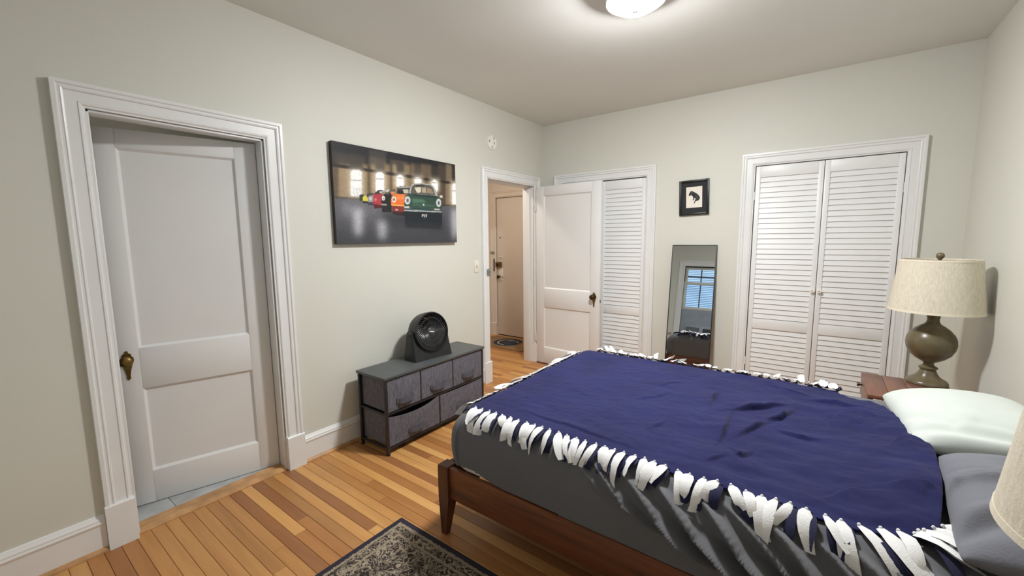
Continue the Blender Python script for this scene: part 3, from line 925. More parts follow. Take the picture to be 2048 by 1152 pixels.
def paint_cars():
    # drawing units: a 1595 x 1152 tracing of the picture
    ink = Ink(400, 236, homography([(95, 90), (1197, 308), (1210, 997), (150, 1010)], [(0, 0), (1, 0), (1, 1), (0, 1)]), (38, 36, 36))
    F, E_ = ink.fill, ink.ell
    # roof space
    F([(90, 90), (1200, 306), (1200, 480), (100, 310)], (44, 41, 39), 2)
    for x0, x1, yt, yb, c in ((120, 400, 200, 320, (74, 66, 58)), (430, 590, 230, 345, (98, 86, 74)), (610, 780, 200, 380, (78, 70, 62)), (800, 930, 290, 410, (84, 75, 66)), (950, 1060, 300, 420, (56, 51, 48))):
        F([(x0, yt), (x1, yt + 35), (x1, yb + 15), (x0, yb)], c, 20, 0.95)
    for x in (415, 600, 790, 945):
        F([(x - 14, 130), (x + 14, 140), (x + 10, 420), (x - 10, 410)], (34, 31, 30), 8, 0.8)
    F([(90, 90), (1200, 306), (1200, 345), (92, 180)], (34, 34, 37), 4, 0.95)
    F([(430, 170), (590, 190), (580, 330), (440, 300)], (96, 88, 78), 8, 0.5)
    # wall with columns
    F([(105, 310), (1200, 460), (1208, 690), (118, 605)], (128, 108, 82), 1)
    for x0, x1, c in ((105, 165, (96, 80, 62)), (165, 265, (168, 146, 114)), (375, 425, (150, 128, 96)), (425, 445, (70, 58, 46)), (445, 492, (160, 138, 106)), (570, 625, (150, 128, 98)), (622, 640, (74, 62, 50)),
                      (640, 678, (166, 144, 112)), (742, 800, (142, 122, 96)), (800, 836, (116, 100, 80)), (896, 985, (110, 94, 76)), (1045, 1115, (74, 64, 54)), (1115, 1170, (134, 118, 94)), (1195, 1212, (110, 96, 78))):
        F([(x0, 300), (x1, 310), (x1, 690), (x0, 680)], c, 8, 0.85)
    F([(100, 292), (1200, 466), (1200, 490), (100, 322)], (48, 40, 35), 2)
    F([(118, 585), (1208, 668), (1208, 690), (118, 612)], (66, 56, 48), 2, 0.8)
    # floor
    F([(116, 606), (1210, 684), (1212, 1000), (150, 1012)], (88, 88, 93), 1)
    F([(130, 620), (760, 650), (700, 760), (150, 720)], (122, 122, 128), 40, 0.8)
    F([(140, 880), (1210, 880), (1212, 1000), (150, 1012)], (62, 63, 68), 40, 0.9)
    F([(540, 720), (1100, 760), (1100, 900), (560, 840)], (50, 51, 56), 30, 0.9)
    # windows and their reflections on the floor
    for x0, x1, y0, y1 in ((270, 368, 352, 588), (492, 566, 372, 545), (676, 740, 398, 505), (836, 896, 420, 490), (988, 1042, 442, 545), (1170, 1212, 470, 662)):
        F([(x0 - 16, y0 - 14), (x1 + 16, y0 - 8), (x1 + 16, y1 + 6), (x0 - 16, y1)], (226, 216, 196), 16, 0.9)
        F([(x0, y0 + 18), (x0 + 22, y0), (x1 - 20, y0 + 3), (x1, y0 + 22), (x1, y1), (x0, y1)], (252, 252, 250), 3)
        F([(x0, (y0 + y1) / 2 - 30), (x1, (y0 + y1) / 2 - 26), (x1, (y0 + y1) / 2 - 18), (x0, (y0 + y1) / 2 - 22)], (176, 168, 154), 0, 0.9)
    for k in range(7):
        F([(296 + k * 11, 512), (299 + k * 11, 512), (300 + k * 11, 585), (297 + k * 11, 585)], (160, 158, 152), 0, 0.7)
    for cx, w, y0, y1, al in ((335, 44, 690, 930, 0.85), (548, 44, 800, 965, 0.7), (1185, 28, 700, 960, 0.7), (240, 40, 640, 760, 0.3)):
        F([(cx - w, y0), (cx + w, y0 + 4), (cx + w * 0.8, y1), (cx - w * 0.7, y1)], (214, 214, 220), 22, al)
    # cars, far to near. k(): second tracing of the middle of the picture
    def k(pts):
        return [((730 + x / 11.378 - 640) * 4.4306, (350 + y / 11.378 - 260) * 4.4306) for x, y in pts]
    def FK(pts, c, soft=0, al=1.0): F(k(pts), c, soft, al)
    def EK(cx, cy, rx, ry, c, soft=0, al=1.0): FK([(cx + rx * math.cos(2 * PI * q / 24), cy + ry * math.sin(2 * PI * q / 24)) for q in range(24)], c, soft, al)
    F([(345, 575), (385, 568), (385, 630), (348, 630)], (58, 66, 44))
    F([(375, 595), (395, 582), (425, 588), (425, 640), (378, 640)], (214, 202, 74))
    F([(378, 630), (425, 632), (425, 650), (380, 648)], (44, 42, 40))
    F([(412, 570), (440, 558), (470, 562), (470, 600), (415, 600)], (70, 68, 66))
    FK([(60, 660), (60, 510), (100, 470), (170, 460), (215, 500), (200, 660)], (150, 146, 148))
    FK([(60, 610), (190, 620), (200, 690), (70, 690)], (66, 64, 72))
    EK(120, 540, 30, 40, (206, 202, 204))
    FK([(180, 640), (182, 480), (200, 430), (290, 400), (380, 420), (380, 740), (220, 760)], (176, 58, 68))
    FK([(180, 660), (370, 690), (370, 750), (215, 770)], (84, 34, 42))
    FK([(190, 440), (290, 345), (410, 345), (420, 400), (330, 430)], (62, 60, 60))
    FK([(320, 380), (400, 365), (400, 405), (330, 415)], (206, 204, 200))
    EK(235, 560, 26, 40, (200, 120, 116))
    FK([(362, 700), (368, 560), (400, 470), (470, 400), (560, 380), (600, 460), (600, 850), (390, 850)], (36, 37, 38))
    FK([(440, 440), (480, 330), (690, 318), (690, 380), (590, 400), (520, 440)], (96, 92, 82))
    FK([(455, 350), (545, 320), (555, 370), (480, 400)], (196, 194, 190))
    FK([(570, 385), (650, 380), (655, 425), (600, 450)], (226, 122, 82))
    EK(415, 530, 36, 52, (232, 230, 228))
    EK(418, 540, 16, 24, (120, 118, 120))
    FK([(365, 655), (490, 665), (488, 695), (370, 690)], (166, 158, 148))
    FK([(700, 450), (740, 275), (800, 255), (1010, 262), (1020, 440)], (70, 64, 62))
    FK([(745, 270), (1005, 262), (1005, 290), (750, 300)], (176, 172, 170))
    FK([(860, 330), (985, 330), (985, 420), (880, 420)], (196, 184, 168))
    FK([(745, 350), (830, 355), (880, 425), (740, 430)], (38, 38, 40))
    FK([(585, 660), (590, 540), (630, 460), (720, 430), (900, 440), (905, 690), (600, 690)], (232, 116, 52))
    FK([(700, 470), (880, 460), (880, 560), (720, 560)], (246, 146, 84), 3, 0.7)
    EK(652, 560, 62, 84, (236, 150, 92))
    EK(655, 560, 48, 68, (230, 214, 200))
    EK(655, 562, 22, 30, (110, 92, 92))
    FK([(590, 665), (895, 690), (895, 715), (600, 700)], (246, 186, 96))
    FK([(598, 700), (895, 716), (895, 850), (625, 830)], (132, 52, 46))
    FK([(610, 830), (900, 850), (900, 940), (640, 900)], (52, 38, 42))
    FK([(685, 770), (750, 775), (750, 812), (688, 806)], (206, 168, 158))
    # the green car in front
    FK([(1000, 440), (1010, 330), (1050, 225), (1110, 196), (1310, 186), (1490, 214), (1560, 260), (1610, 350), (1650, 490)], (176, 178, 174))
    FK([(1030, 425), (1060, 280), (1110, 225), (1310, 212), (1480, 238), (1540, 290), (1600, 470)], (92, 90, 82))
    FK([(1120, 290), (1270, 280), (1270, 400), (1180, 410)], (216, 208, 190), 1)
    FK([(1290, 290), (1380, 290), (1390, 410), (1290, 400)], (176, 158, 134), 1)
    FK([(1410, 300), (1510, 320), (1560, 430), (1400, 415)], (150, 132, 112), 1)
    FK([(1150, 225), (1350, 235), (1350, 262), (1160, 262)], (52, 50, 48))
    FK([(888, 560), (930, 470), (1010, 425), (1640, 490), (1720, 550), (1752, 720), (1752, 860), (890, 820)], (50, 76, 64))
    FK([(1020, 430), (1640, 480), (1620, 530), (1160, 480)], (32, 48, 50), 2, 0.9)
    FK([(1060, 540), (1330, 560), (1390, 640), (1080, 640)], (88, 122, 104), 4, 0.8)
    FK([(1060, 660), (1600, 690), (1580, 730), (1070, 700)], (74, 108, 92), 3, 0.7)
    FK([(1690, 470), (1765, 470), (1760, 530), (1700, 520)], (206, 200, 186))
    for cx, cy, rx, ry in ((962, 580, 76, 104), (1672, 640, 66, 104)):
        EK(cx, cy, rx, ry, (86, 110, 100))
        EK(cx, cy, rx * 0.84, ry * 0.86, (214, 220, 220))
        EK(cx + 4, cy + 4, rx * 0.5, ry * 0.55, (150, 150, 160))
        EK(cx, cy + 2, rx * 0.22, ry * 0.26, (90, 60, 76))
    EK(1328, 682, 20, 22, (206, 208, 196))
    FK([(888, 700), (1080, 730), (1570, 760), (1745, 770), (1745, 850), (888, 800)], (70, 86, 86))
    FK([(890, 715), (1000, 720), (1000, 760), (890, 750)], (214, 214, 210))
    FK([(1570, 765), (1700, 775), (1700, 805), (1575, 800)], (190, 186, 172))
    FK([(1050, 735), (1560, 775), (1550, 800), (1060, 775)], (40, 66, 66))
    FK([(888, 795), (1745, 835), (1745, 860), (888, 822)], (168, 176, 172))
    FK([(890, 824), (1750, 862), (1748, 1130), (1690, 1140), (910, 1100)], (30, 38, 44))
    FK([(900, 1050), (1740, 1090), (1740, 1230), (920, 1200)], (40, 42, 47), 5, 0.9)
    # lettering on the number plate: 911
    W_ = (246, 240, 226)
    def digit9(x, y):
        EK(x + 20, y - 14, 20, 16, W_)
        EK(x + 20, y - 14, 9, 7, (30, 38, 44))
        FK([(x + 26, y - 12), (x + 40, y - 14), (x + 22, y + 26), (x - 2, y + 26), (x + 2, y + 16), (x + 14, y + 16)], W_)
    digit9(1286, 926)
    for x in (1338, 1376):
        FK([(x + 20, 902), (x + 34, 900), (x + 16, 956), (x, 956)], W_)
        FK([(x + 8, 912), (x + 22, 902), (x + 22, 912), (x + 8, 920)], W_)
    FK([(1320, 976), (1382, 974), (1380, 986), (1320, 988)], (120, 120, 116), 0, 0.7)
    ink.grain(0.16)
    return ink

PX, PY0, PY1, PZ0, PZ1 = 0.036, -2.657, -1.503, 1.427, 2.105
pic = thing_w('canvas_picture', 'large canvas print of a row of classic cars in an old factory hall', 'picture', (0.0, (PY0 + PY1) / 2, PZ0))
obj('stretched_canvas', MB().box(0.003, PX - 0.0006, PY0, PY1, PZ0, PZ1, 0.003), 'black_frame', pic, 30)
put('printed_face', paint_cars().mesh('printed_face', (PX, PY0, PZ1), (PX, PY1, PZ1), (PX, PY0, PZ0)), 'print', pic)

# ------------------------------------------------------------------ small framed dog drawing
fr = thing('picture_frame', 'small square black frame with a drawing of a crouching black dog', 'picture', (1.677, 0, 1.822), (0, rad(-1.7), 0))
fw, fh = 0.131, 0.162
for b in ((-fw, -fw + 0.020, -fh, fh), (fw - 0.020, fw, -fh, fh), (-fw + 0.020, fw - 0.020, fh - 0.020, fh), (-fw + 0.020, fw - 0.020, -fh, -fh + 0.020)):
    obj('frame_bar', MB().box(b[0], b[1], -0.026, -0.001, b[2], b[3], 0.003), 'black_frame', fr, 30)
obj('mat_board', MB().box(-fw + 0.015, fw - 0.015, -0.013, -0.003, -fh + 0.015, fh - 0.015), 'mat_board', fr, 0)
def paint_dog():
    ink = Ink(90, 120, homography([(338, 358), (667, 326), (668, 762), (345, 788)], [(0, 0), (1, 0), (1, 1), (0, 1)]), (240, 234, 222))
    D, G = (44, 46, 46), (84, 88, 86)
    ink.fill([(388, 520), (405, 480), (420, 445), (455, 432), (490, 445), (520, 465), (560, 485), (600, 525), (622, 560), (618, 600), (590, 630), (550, 640), (528, 655), (515, 690),
              (500, 700), (505, 665), (525, 620), (535, 600), (520, 570), (508, 590), (505, 615), (480, 628), (468, 622), (488, 600), (485, 565), (462, 530), (440, 515), (428, 530), (400, 535)], D)
    ink.fill([(430, 455), (460, 445), (490, 470), (470, 490), (445, 485)], G, 1, 0.8)
    ink.fill([(530, 540), (560, 520), (600, 560), (590, 610), (550, 610)], G, 2, 0.6)
    ink.fill([(505, 500), (540, 495), (570, 525), (545, 545)], (70, 74, 72), 2, 0.7)
    ink.grain(0.05)
    return ink
put('drawing', paint_dog().mesh('drawing', (-0.070, -0.0140, 0.099), (0.071, -0.0140, 0.099), (-0.070, -0.0140, -0.093)), 'paper', fr).matrix_parent_inverse = Matrix()

# ------------------------------------------------------------------ leaning mirror
MTH = rad(8.2)
mir = thing('standing_mirror', 'tall thin black-framed mirror leaning against the wall between the closets', 'mirror', (1.7085, -0.224, 0.003), (-MTH, 0, rad(2.4)))
MW, MH = 0.197, 1.392
for b in ((-MW, -MW + 0.008, 0, MH), (MW - 0.008, MW, 0, MH), (-MW + 0.008, MW - 0.008, MH - 0.008, MH), (-MW + 0.008, MW - 0.008, 0, 0.008)):
    obj('frame_bar', MB().box(b[0], b[1], -0.003, 0.020, b[2], b[3], 0.001), 'mirror_frame', mir, 30)
obj('mirror_glass', MB().box(-MW + 0.007, MW - 0.007, 0.000, 0.004, 0.007, MH - 0.007), 'mirror', mir, 0)
obj('backing', MB().box(-MW + 0.006, MW - 0.006, 0.006, 0.018, 0.006, MH - 0.006), 'mirror_back', mir, 0)

# ------------------------------------------------------------------ switch plate and detector mount
sw = thing_w('light_switch', 'ivory light switch plate beside the hall doorway', 'switch', (0, -1.204, 1.19))
obj('plate', MB().box(0, 0.006, -1.240, -1.168, 1.133, 1.249, 0.003), 'ivory', sw, 30)
obj('toggle', MB().box(0.005, 0.016, -1.209, -1.199, 1.182, 1.204, 0.003), 'ivory', sw, 30)
obj('toggle_slot', MB().box(0.0055, 0.0068, -1.211, -1.197, 1.178, 1.206), 'slot', sw, 0)
dt = thing_w('detector_mount', 'round white detector bracket high on the wall above the hall doorway', 'bracket', (0, -0.954, 2.395))
xf = Matrix.Translation((0, -0.954, 2.394)) @ Matrix.Rotation(PI / 2, 4, 'Y')
obj('plate', MB().lathe([(0, 0.014), (0.050, 0.014), (0.060, 0.011), (0.066, 0.016), (0.069, 0.010), (0.069, 0.0)], 36, 0, 0, xf), 'white_plastic', dt)
for dy, dz in ((-0.040, 0.006), (0.036, -0.004), (0.030, 0.040), (0.0, -0.046)):
    obj('slot', MB().box(0.0135, 0.0146, -0.954 + dy - 0.005, -0.954 + dy + 0.005, 2.394 + dz - 0.011, 2.394 + dz + 0.011), 'slot', dt, 0)

# ------------------------------------------------------------------ fabric-drawer dresser
DX0, DX1, DY0, DY1, DZ = 0.088, 0.398, -2.592, -1.592, 0.545
dr = thing_w('drawer_chest', 'low dark grey chest with five fabric drawers on a black metal frame', 'dresser', ((DX0 + DX1) / 2, (DY0 + DY1) / 2, 0))
obj('top_board', MB().box(DX0 - 0.006, DX1 + 0.008, DY0 - 0.008, DY1 + 0.008, DZ - 0.018, DZ, 0.0025), 'dresser_top', dr, 30)
tb = 0.010
for x in (DX0 + tb, DX1 - tb):
    for y in (DY0 + tb, DY1 - tb):
        lg = obj('leg', MB().box(x - tb, x + tb, y - tb, y + tb, 0.010, DZ - 0.018, 0.002), 'dresser_metal', dr, 30)
        obj('foot_cap', MB().lathe([(0, 0), (0.013, 0), (0.014, 0.006), (0.010, 0.016)], 12, x, y), 'black_plastic', lg)
for z in (0.052, 0.292):
    for x in (DX0 + 0.003, DX1 - 0.017):
        obj('crossbar', MB().box(x, x + 0.014, DY0 + 0.02, DY1 - 0.02, z - 0.014, z, 0.001), 'dresser_metal', dr, 30)
    for y in (DY0 + 0.003, DY1 - 0.017):
        obj('crossbar', MB().box(DX0 + 0.02, DX1 - 0.02, y, y + 0.014, z - 0.014, z, 0.001), 'dresser_metal', dr, 30)
obj('shelf_board', MB().box(DX0 + 0.012, DX1 - 0.012, DY0 + 0.018, DY1 - 0.018, 0.279, 0.284), 'dresser_metal', dr, 0)
for y in (-2.284, -1.957):
    obj('divider', MB().box(DX1 - 0.018, DX1 - 0.006, y - 0.006, y + 0.006, 0.290, DZ - 0.018), 'dresser_metal', dr, 0)
obj('divider', MB().box(DX1 - 0.018, DX1 - 0.006, -2.112, -2.100, 0.05, 0.28), 'dresser_metal', dr, 0)
def drawer(y0, y1, z0, z1, sag, lean, label=None):
    root = thing_w('drawer', None, None, (DX1, (y0 + y1) / 2, z0))
    root.parent = dr
    root.matrix_parent_inverse = WM[dr.name].inverted()
    n, m_ = 24, 8
    mb = MB()
    P, Q = [], []
    for i in range(n + 1):
        u = i / n
        y = y0 + (y1 - y0) * u
        row, row2 = [], []
        for j in range(m_ + 1):
            v = j / m_
            z = z0 + (z1 - z0) * v - sag * 4 * u * (1 - u) * v ** 3 - sag * 0.35 * (1 - u) * v ** 3
            x = DX1 - 0.004 + 0.006 * math.sin(PI * u) * math.sin(PI * v) + lean * v * 4 * u * (1 - u)
            row.append((x, y, z))
            row2.append((x - 0.008, y, z - 0.001))
        P.append(row)
        Q.append(row2)
    mb.grid(P)
    mb.grid(Q)
    rim = [p[-1] for p in P] 
    rim2 = [p[-1] for p in Q]
    mb.grid([rim, rim2])
    mb.grid([P[0], Q[0]])
    mb.grid([P[-1], Q[-1]])
    obj('drawer_front', mb, 'drawer_fabric', root, 40)
    bx = MB()
    bx.box(DX0 + 0.006, DX1 - 0.013, y0 + 0.002, y0 + 0.006, z0, z1 - 0.004)
    bx.box(DX0 + 0.006, DX1 - 0.013, y1 - 0.006, y1 - 0.002, z0, z1 - 0.004)
    bx.box(DX0 + 0.006, DX0 + 0.010, y0 + 0.006, y1 - 0.006, z0, z1 - 0.004)
    bx.box(DX0 + 0.010, DX1 - 0.013, y0 + 0.006, y1 - 0.006, z0, z0 + 0.004)
    obj('drawer_body', bx, 'drawer_fabric', root, 0)
    # fabric pull: a drooping strap standing off the front
    yc = (y0 + y1) / 2 - 0.002
    zc = z0 + (z1 - z0) * 0.28
    hw = 0.068
    hp = MB()
    A, B = [], []
    for i in range(17):
        u = i / 16 * 2 - 1
        y = yc + hw * u
        out = 0.004 + 0.020 * (1 - u * u) ** 0.6
        droop = -0.010 * (1 - u * u)
        x = DX1 + out
        A.append([(x, y, zc + 0.014 + droop * 0.4), (x + 0.002, y, zc + droop - 0.014), (x - 0.002, y, zc + droop - 0.014), (x - 0.004, y, zc + 0.014 + droop * 0.4), (x, y, zc + 0.014 + droop * 0.4)])
    hp.grid(A)
    h = obj('pull_strap', hp, 'handle_fabric', root, 50)
    for s in (-1, 1):
        obj('strap_tab', MB().box(DX1 - 0.002, DX1 + 0.006, yc + s * hw - 0.007, yc + s * hw + 0.007, zc - 0.014, zc + 0.020, 0.002), 'handle_fabric', h, 30)
ys = (DY0 + 0.022, -2.290, -2.278, -1.963, -1.951, DY1 - 0.022)
for q in range(3):
    drawer(ys[2 * q], ys[2 * q + 1], 0.298, DZ - 0.024, 0.002, 0.0)
drawer(DY0 + 0.022, -2.114, 0.058, 0.274, 0.024, 0.016)
drawer(-2.098, DY1 - 0.022, 0.058, 0.274, 0.006, 0.002)

# ------------------------------------------------------------------ desk fan on the chest
fx, fy, fz = 0.235, -2.062, DZ
fan = thing('desk_fan', 'black round desk fan standing on the grey drawer chest', 'fan', (fx, fy, fz), (0, 0, rad(-5)))
tilt = Matrix.Translation((0.0, 0, 0.196)) @ Matrix.Rotation(rad(-9), 4, 'Y') @ Matrix.Rotation(PI / 2, 4, 'Y')   # local z becomes the fan axis
FRad = 0.150
hous = MB().lathe([(0.118, -0.075), (0.130, -0.070), (0.144, -0.040), (0.150, 0.0), (0.151, 0.040), (0.153, 0.058), (0.151, 0.066), (0.143, 0.067), (0.139, 0.060), (0.140, 0.020), (0.138, -0.03), (0.124, -0.062), (0.112, -0.070)], 56, 0, 0, tilt, True)
obj('housing', hous, 'black_plastic', fan, 50)
gm = MB()
for k in range(46):
    pts = []
    a0 = 2 * PI * k / 46
    for j in range(9):
        t = j / 8
        r = 0.030 + (0.141 - 0.030) * t
        an = a0 + 0.55 * t
        zz = 0.046 + 0.020 * math.sin(PI * 0.5 * t) - 0.012 * t
        pts.append(tilt @ Vector((r * math.cos(an), r * math.sin(an), zz)))
    gm.tube(pts, 0.0019, 4, False)
for R_ in (0.070, 0.108):
    gm.lathe([(R_ - 0.0015, 0.0545), (R_ + 0.0015, 0.0545), (R_ + 0.0015, 0.0575), (R_ - 0.0015, 0.0575)], 40, 0, 0, tilt, True)
o = obj('front_grille', gm, 'black_gloss', fan, 50)
hb = obj('hub', MB().lathe([(0, 0.056), (0.020, 0.055), (0.032, 0.049), (0.034, 0.040), (0.030, 0.034), (0, 0.034)], 28, 0, 0, tilt), 'black_gloss', fan, 40)
obj('badge', MB().box(-0.003, 0.003, -0.021, 0.021, 0.0555, 0.0572, 0.0, tilt @ Matrix.Rotation(rad(-12), 4, 'Z')), 'badge', hb, 0)
for k in range(3):
    P = []
    for i in range(9):
        r = 0.028 + 0.104 * i / 8
        row = []
        for j in range(7):
            q = (j / 6 - 0.5) * (1.5 - 0.25 * i / 8)
            an = 2 * PI * k / 3 + q + 0.5 * i / 8
            row.append(tilt @ Vector((r * math.cos(an), r * math.sin(an), -0.002 + 0.030 * q)))
        P.append(row)
    bm_ = MB().grid(P)
    bm_.grid([[Vector(p) + (tilt.to_3x3() @ Vector((0, 0, -0.002))) for p in row] for row in P])
    obj('blade', bm_, 'black_plastic', fan, 60)
obj('rear_cover', MB().lathe([(0.03, -0.0785), (0.100, -0.0785), (0.112, -0.073), (0.100, -0.0765), (0.03, -0.0765)], 40, 0, 0, tilt), 'black_plastic', fan, 40)
obj('motor', MB().lathe([(0, -0.085), (0.034, -0.084), (0.042, -0.070), (0.042, -0.010), (0.030, 0.0), (0, 0.0)], 24, 0, 0, tilt), 'black_plastic', fan, 40)
rg = MB()
for k in range(36):
    a0 = 2 * PI * k / 36
    rg.tube([tilt @ Vector((r * math.cos(a0), r * math.sin(a0), z)) for r, z in ((0.040, -0.084), (0.090, -0.086), (0.122, -0.070))], 0.0015, 4, False)
obj('rear_grille', rg, 'black_plastic', fan, 50)
# base: a plinth that rises into two side arms holding the housing
def fan_base():
    mb = MB()
    n = 40
    prof = []
    for i in range(n + 1):
        y = -0.182 + 0.364 * i / n
        ay = abs(y)
        inner = FRad + 0.010
        if ay < 0.148:
            top = 0.196 - math.sqrt(max(0.0, 0.168 ** 2 - y * y))
            top = max(0.028, min(top, 0.10))
        else:
            top = 0.0
        prof.append((y, top))
    out = [(-0.178, 0.0), (0.178, 0.0), (0.180, 0.030), (0.176, 0.100), (0.172, 0.175), (0.168, 0.212), (0.160, 0.222), (0.154, 0.212), (0.1535, 0.170)]
    arc = []
    for k in range(17):
        an = rad(-9) + rad(-162) * k / 16
        arc.append((0.157 * math.cos(an), 0.196 + 0.157 * math.sin(an)))
    left = [(-0.1535, 0.170), (-0.154, 0.212), (-0.160, 0.222), (-0.168, 0.212), (-0.172, 0.175), (-0.176, 0.100), (-0.180, 0.030)]
    poly = out + arc + left
    sec = []
    for (x, sc_) in ((-0.070, 0.96), (-0.062, 1.0), (0.040, 1.0), (0.062, 0.99), (0.072, 0.96)):
        ring = []
        for y, z in poly:
            taper = 1.0 - 0.55 * max(0, min(1, z / 0.22))
            ring.append((x * taper + 0.012 * (z < 0.03), y * sc_, z))
        sec.append(ring + [ring[0]])
    mb.grid(sec)
    k = len(poly)
    for s in (0, len(sec) - 1):
        half = sec[s][:-1]
        # strips between the outer outline and the cradle
        bm = bmesh.new()
        vs_ = [bm.verts.new(p) for p in half]
        f = bm.faces.new(vs_)
        r = bmesh.ops.triangulate(bm, faces=[f])
        bm.verts.index_update()
        mb.add([tuple(v.co) for v in bm.verts], [tuple(v.index for v in f.verts) for f in bm.faces])
        bm.free()
    return mb
obj('base', fan_base(), 'black_plastic', fan, 40)
for s in (-1, 1):
    xfp = Matrix.Translation((0, s * 0.160, 0.200)) @ Matrix.Rotation(-s * PI / 2, 4, 'X')
    obj('pivot_knob', MB().lathe([(0, 0.016), (0.014, 0.015), (0.018, 0.008), (0.018, -0.004)], 20, 0, 0, xfp), 'black_plastic', fan, 40)

# ------------------------------------------------------------------ rug
RGX0, RGX1, RGY0, RGY1 = 0.978, 2.55, -4.25, -2.945
rug = MB()
rug.box(RGX0, RGX1, RGY0, RGY1, 0.0, 0.009, 0.003)
M['rug'] = rug_mat(RGX0, RGX1, RGY0, RGY1)
tag(obj('area_rug', rug, 'rug', None, 30), 'dark ornate patterned rug with navy edge on the wood floor by the bed', 'rug')

# ------------------------------------------------------------------ bed frame
BX0, BX1, BY0, BY1 = 1.222, 3.425, -2.905, -1.475
bed = thing_w('platform_bed', 'walnut-stained wooden platform bed frame with tapered legs', 'bed', ((BX0 + BX1) / 2, (BY0 + BY1) / 2, 0))
def post(x, y, sx, sy, top):
    """x, y: outer corner; sx, sy: direction to the inside. Tapers below the rail."""
    mb = MB()
    w, wb_ = 0.066, 0.030
    lv = [(0.0, wb_), (0.205, w), (top - 0.004, w), (top, w - 0.006)]
    rings = []
    for z, ww in lv:
        o_ = 0.003 if z >= top else 0.0
        q = 0.010 * (1 - min(1, z / 0.205))
        xa, ya = x + sx * (o_ + q * 0.3), y + sy * (o_ + q)
        rings.append([(xa, ya, z), (xa + sx * ww, ya, z), (xa + sx * ww, ya + sy * ww, z), (xa, ya + sy * ww, z), (xa, ya, z)])
    mb.grid(rings)
    mb.add(rings[0][:4], [(0, 1, 2, 3)])
    mb.add(rings[-1][:4], [(0, 1, 2, 3)])
    obj('leg', mb, 'bed_wood_z', bed, 20)
for x, sx in ((BX0, 1), (BX1, -1)):
    for y, sy in ((BY0, 1), (BY1, -1)):
        post(x, y, sx, sy, 0.366)
obj('side_rail', MB().box(BX0 + 0.066, BX1 - 0.066, BY0 + 0.012, BY0 + 0.036, 0.205, 0.362, 0.003), 'bed_wood', bed, 30)
obj('side_rail', MB().box(BX0 + 0.066, BX1 - 0.066, BY1 - 0.036, BY1 - 0.012, 0.205, 0.362, 0.003), 'bed_wood', bed, 30)
obj('foot_rail', MB().box(BX0 + 0.012, BX0 + 0.036, BY0 + 0.066, BY1 - 0.066, 0.205, 0.362, 0.003), 'bed_wood_y', bed, 30)
obj('head_rail', MB().box(BX1 - 0.036, BX1 - 0.012, BY0 + 0.066, BY1 - 0.066, 0.205, 0.362, 0.003), 'bed_wood_y', bed, 30)
for k in range(12):
    x = BX0 + 0.12 + k * 0.175
    obj('slat', MB().box(x, x + 0.07, BY0 + 0.037, BY1 - 0.037, 0.318, 0.336), 'bed_wood_y', bed, 0)

# ------------------------------------------------------------------ mattress and fitted sheet
def rounded_block(x0, x1, y0, y1, z0, z1, r, nx, ny, nz, disp=None):
    c = Vector(((x0 + x1) / 2, (y0 + y1) / 2, (z0 + z1) / 2))
    h = Vector(((x1 - x0) / 2, (y1 - y0) / 2, (z1 - z0) / 2))
    def spread(n, hh, rr):
        # denser towards the rounded ends
        k = max(3, n // 6)
        a = [-hh + rr * (i / k) for i in range(k)]
        mid = [-(hh - rr) + 2 * (hh - rr) * i / (n - 2 * k) for i in range(n - 2 * k + 1)]
        return a + mid + [-v for v in a[::-1]]
    gx, gy, gz = spread(nx, h.x, r[0]), spread(ny, h.y, r[1]), spread(nz, h.z, r[2])
    def pt(x, y, z):
        ix = max(-(h.x - r[0]), min(h.x - r[0], x))
        iy = max(-(h.y - r[1]), min(h.y - r[1], y))
        iz = max(-(h.z - r[2]), min(h.z - r[2], z))
        d = Vector(((x - ix) / r[0], (y - iy) / r[1], (z - iz) / r[2]))
        if d.length > 1e-9:
            d.normalize()
        p = Vector((ix + d.x * r[0], iy + d.y * r[1], iz + d.z * r[2])) + c
        if disp:
            nrm = Vector((d.x / r[0], d.y / r[1], d.z / r[2]))
            if nrm.length > 0:
                nrm.normalize()
            p = p + nrm * disp(p, nrm)
        return p
    mb = MB()
    for sgn in (-1, 1):
        mb.grid([[pt(x, y, sgn * h.z) for y in gy] for x in gx])
        mb.grid([[pt(x, sgn * h.y, z) for z in gz] for x in gx])
        mb.grid([[pt(sgn * h.x, y, z) for z in gz] for y in gy])
    me = bpy.data.meshes.new('block')
    me.from_pydata(mb.v, [], mb.f)
    bm = bmesh.new()
    bm.from_mesh(me)
    bmesh.ops.remove_doubles(bm, verts=bm.verts[:], dist=0.0004)
    bmesh.ops.recalc_face_normals(bm, faces=bm.faces[:])
    bm.to_mesh(me)
    bm.free()
    me.shade_smooth()
    return me
ZT = 0.645
MX0, MX1, MY0, MY1 = 1.276, 3.385, -2.888, -1.492
mm = rounded_block(MX0 + 0.012, MX1 - 0.012, MY0 + 0.012, MY1 - 0.012, 0.338, ZT - 0.012, (0.09, 0.09, 0.05), 24, 20, 12)
tag(put('mattress', mm, 'mattress'), 'white mattress showing under the grey sheet at the bed foot', 'mattress')

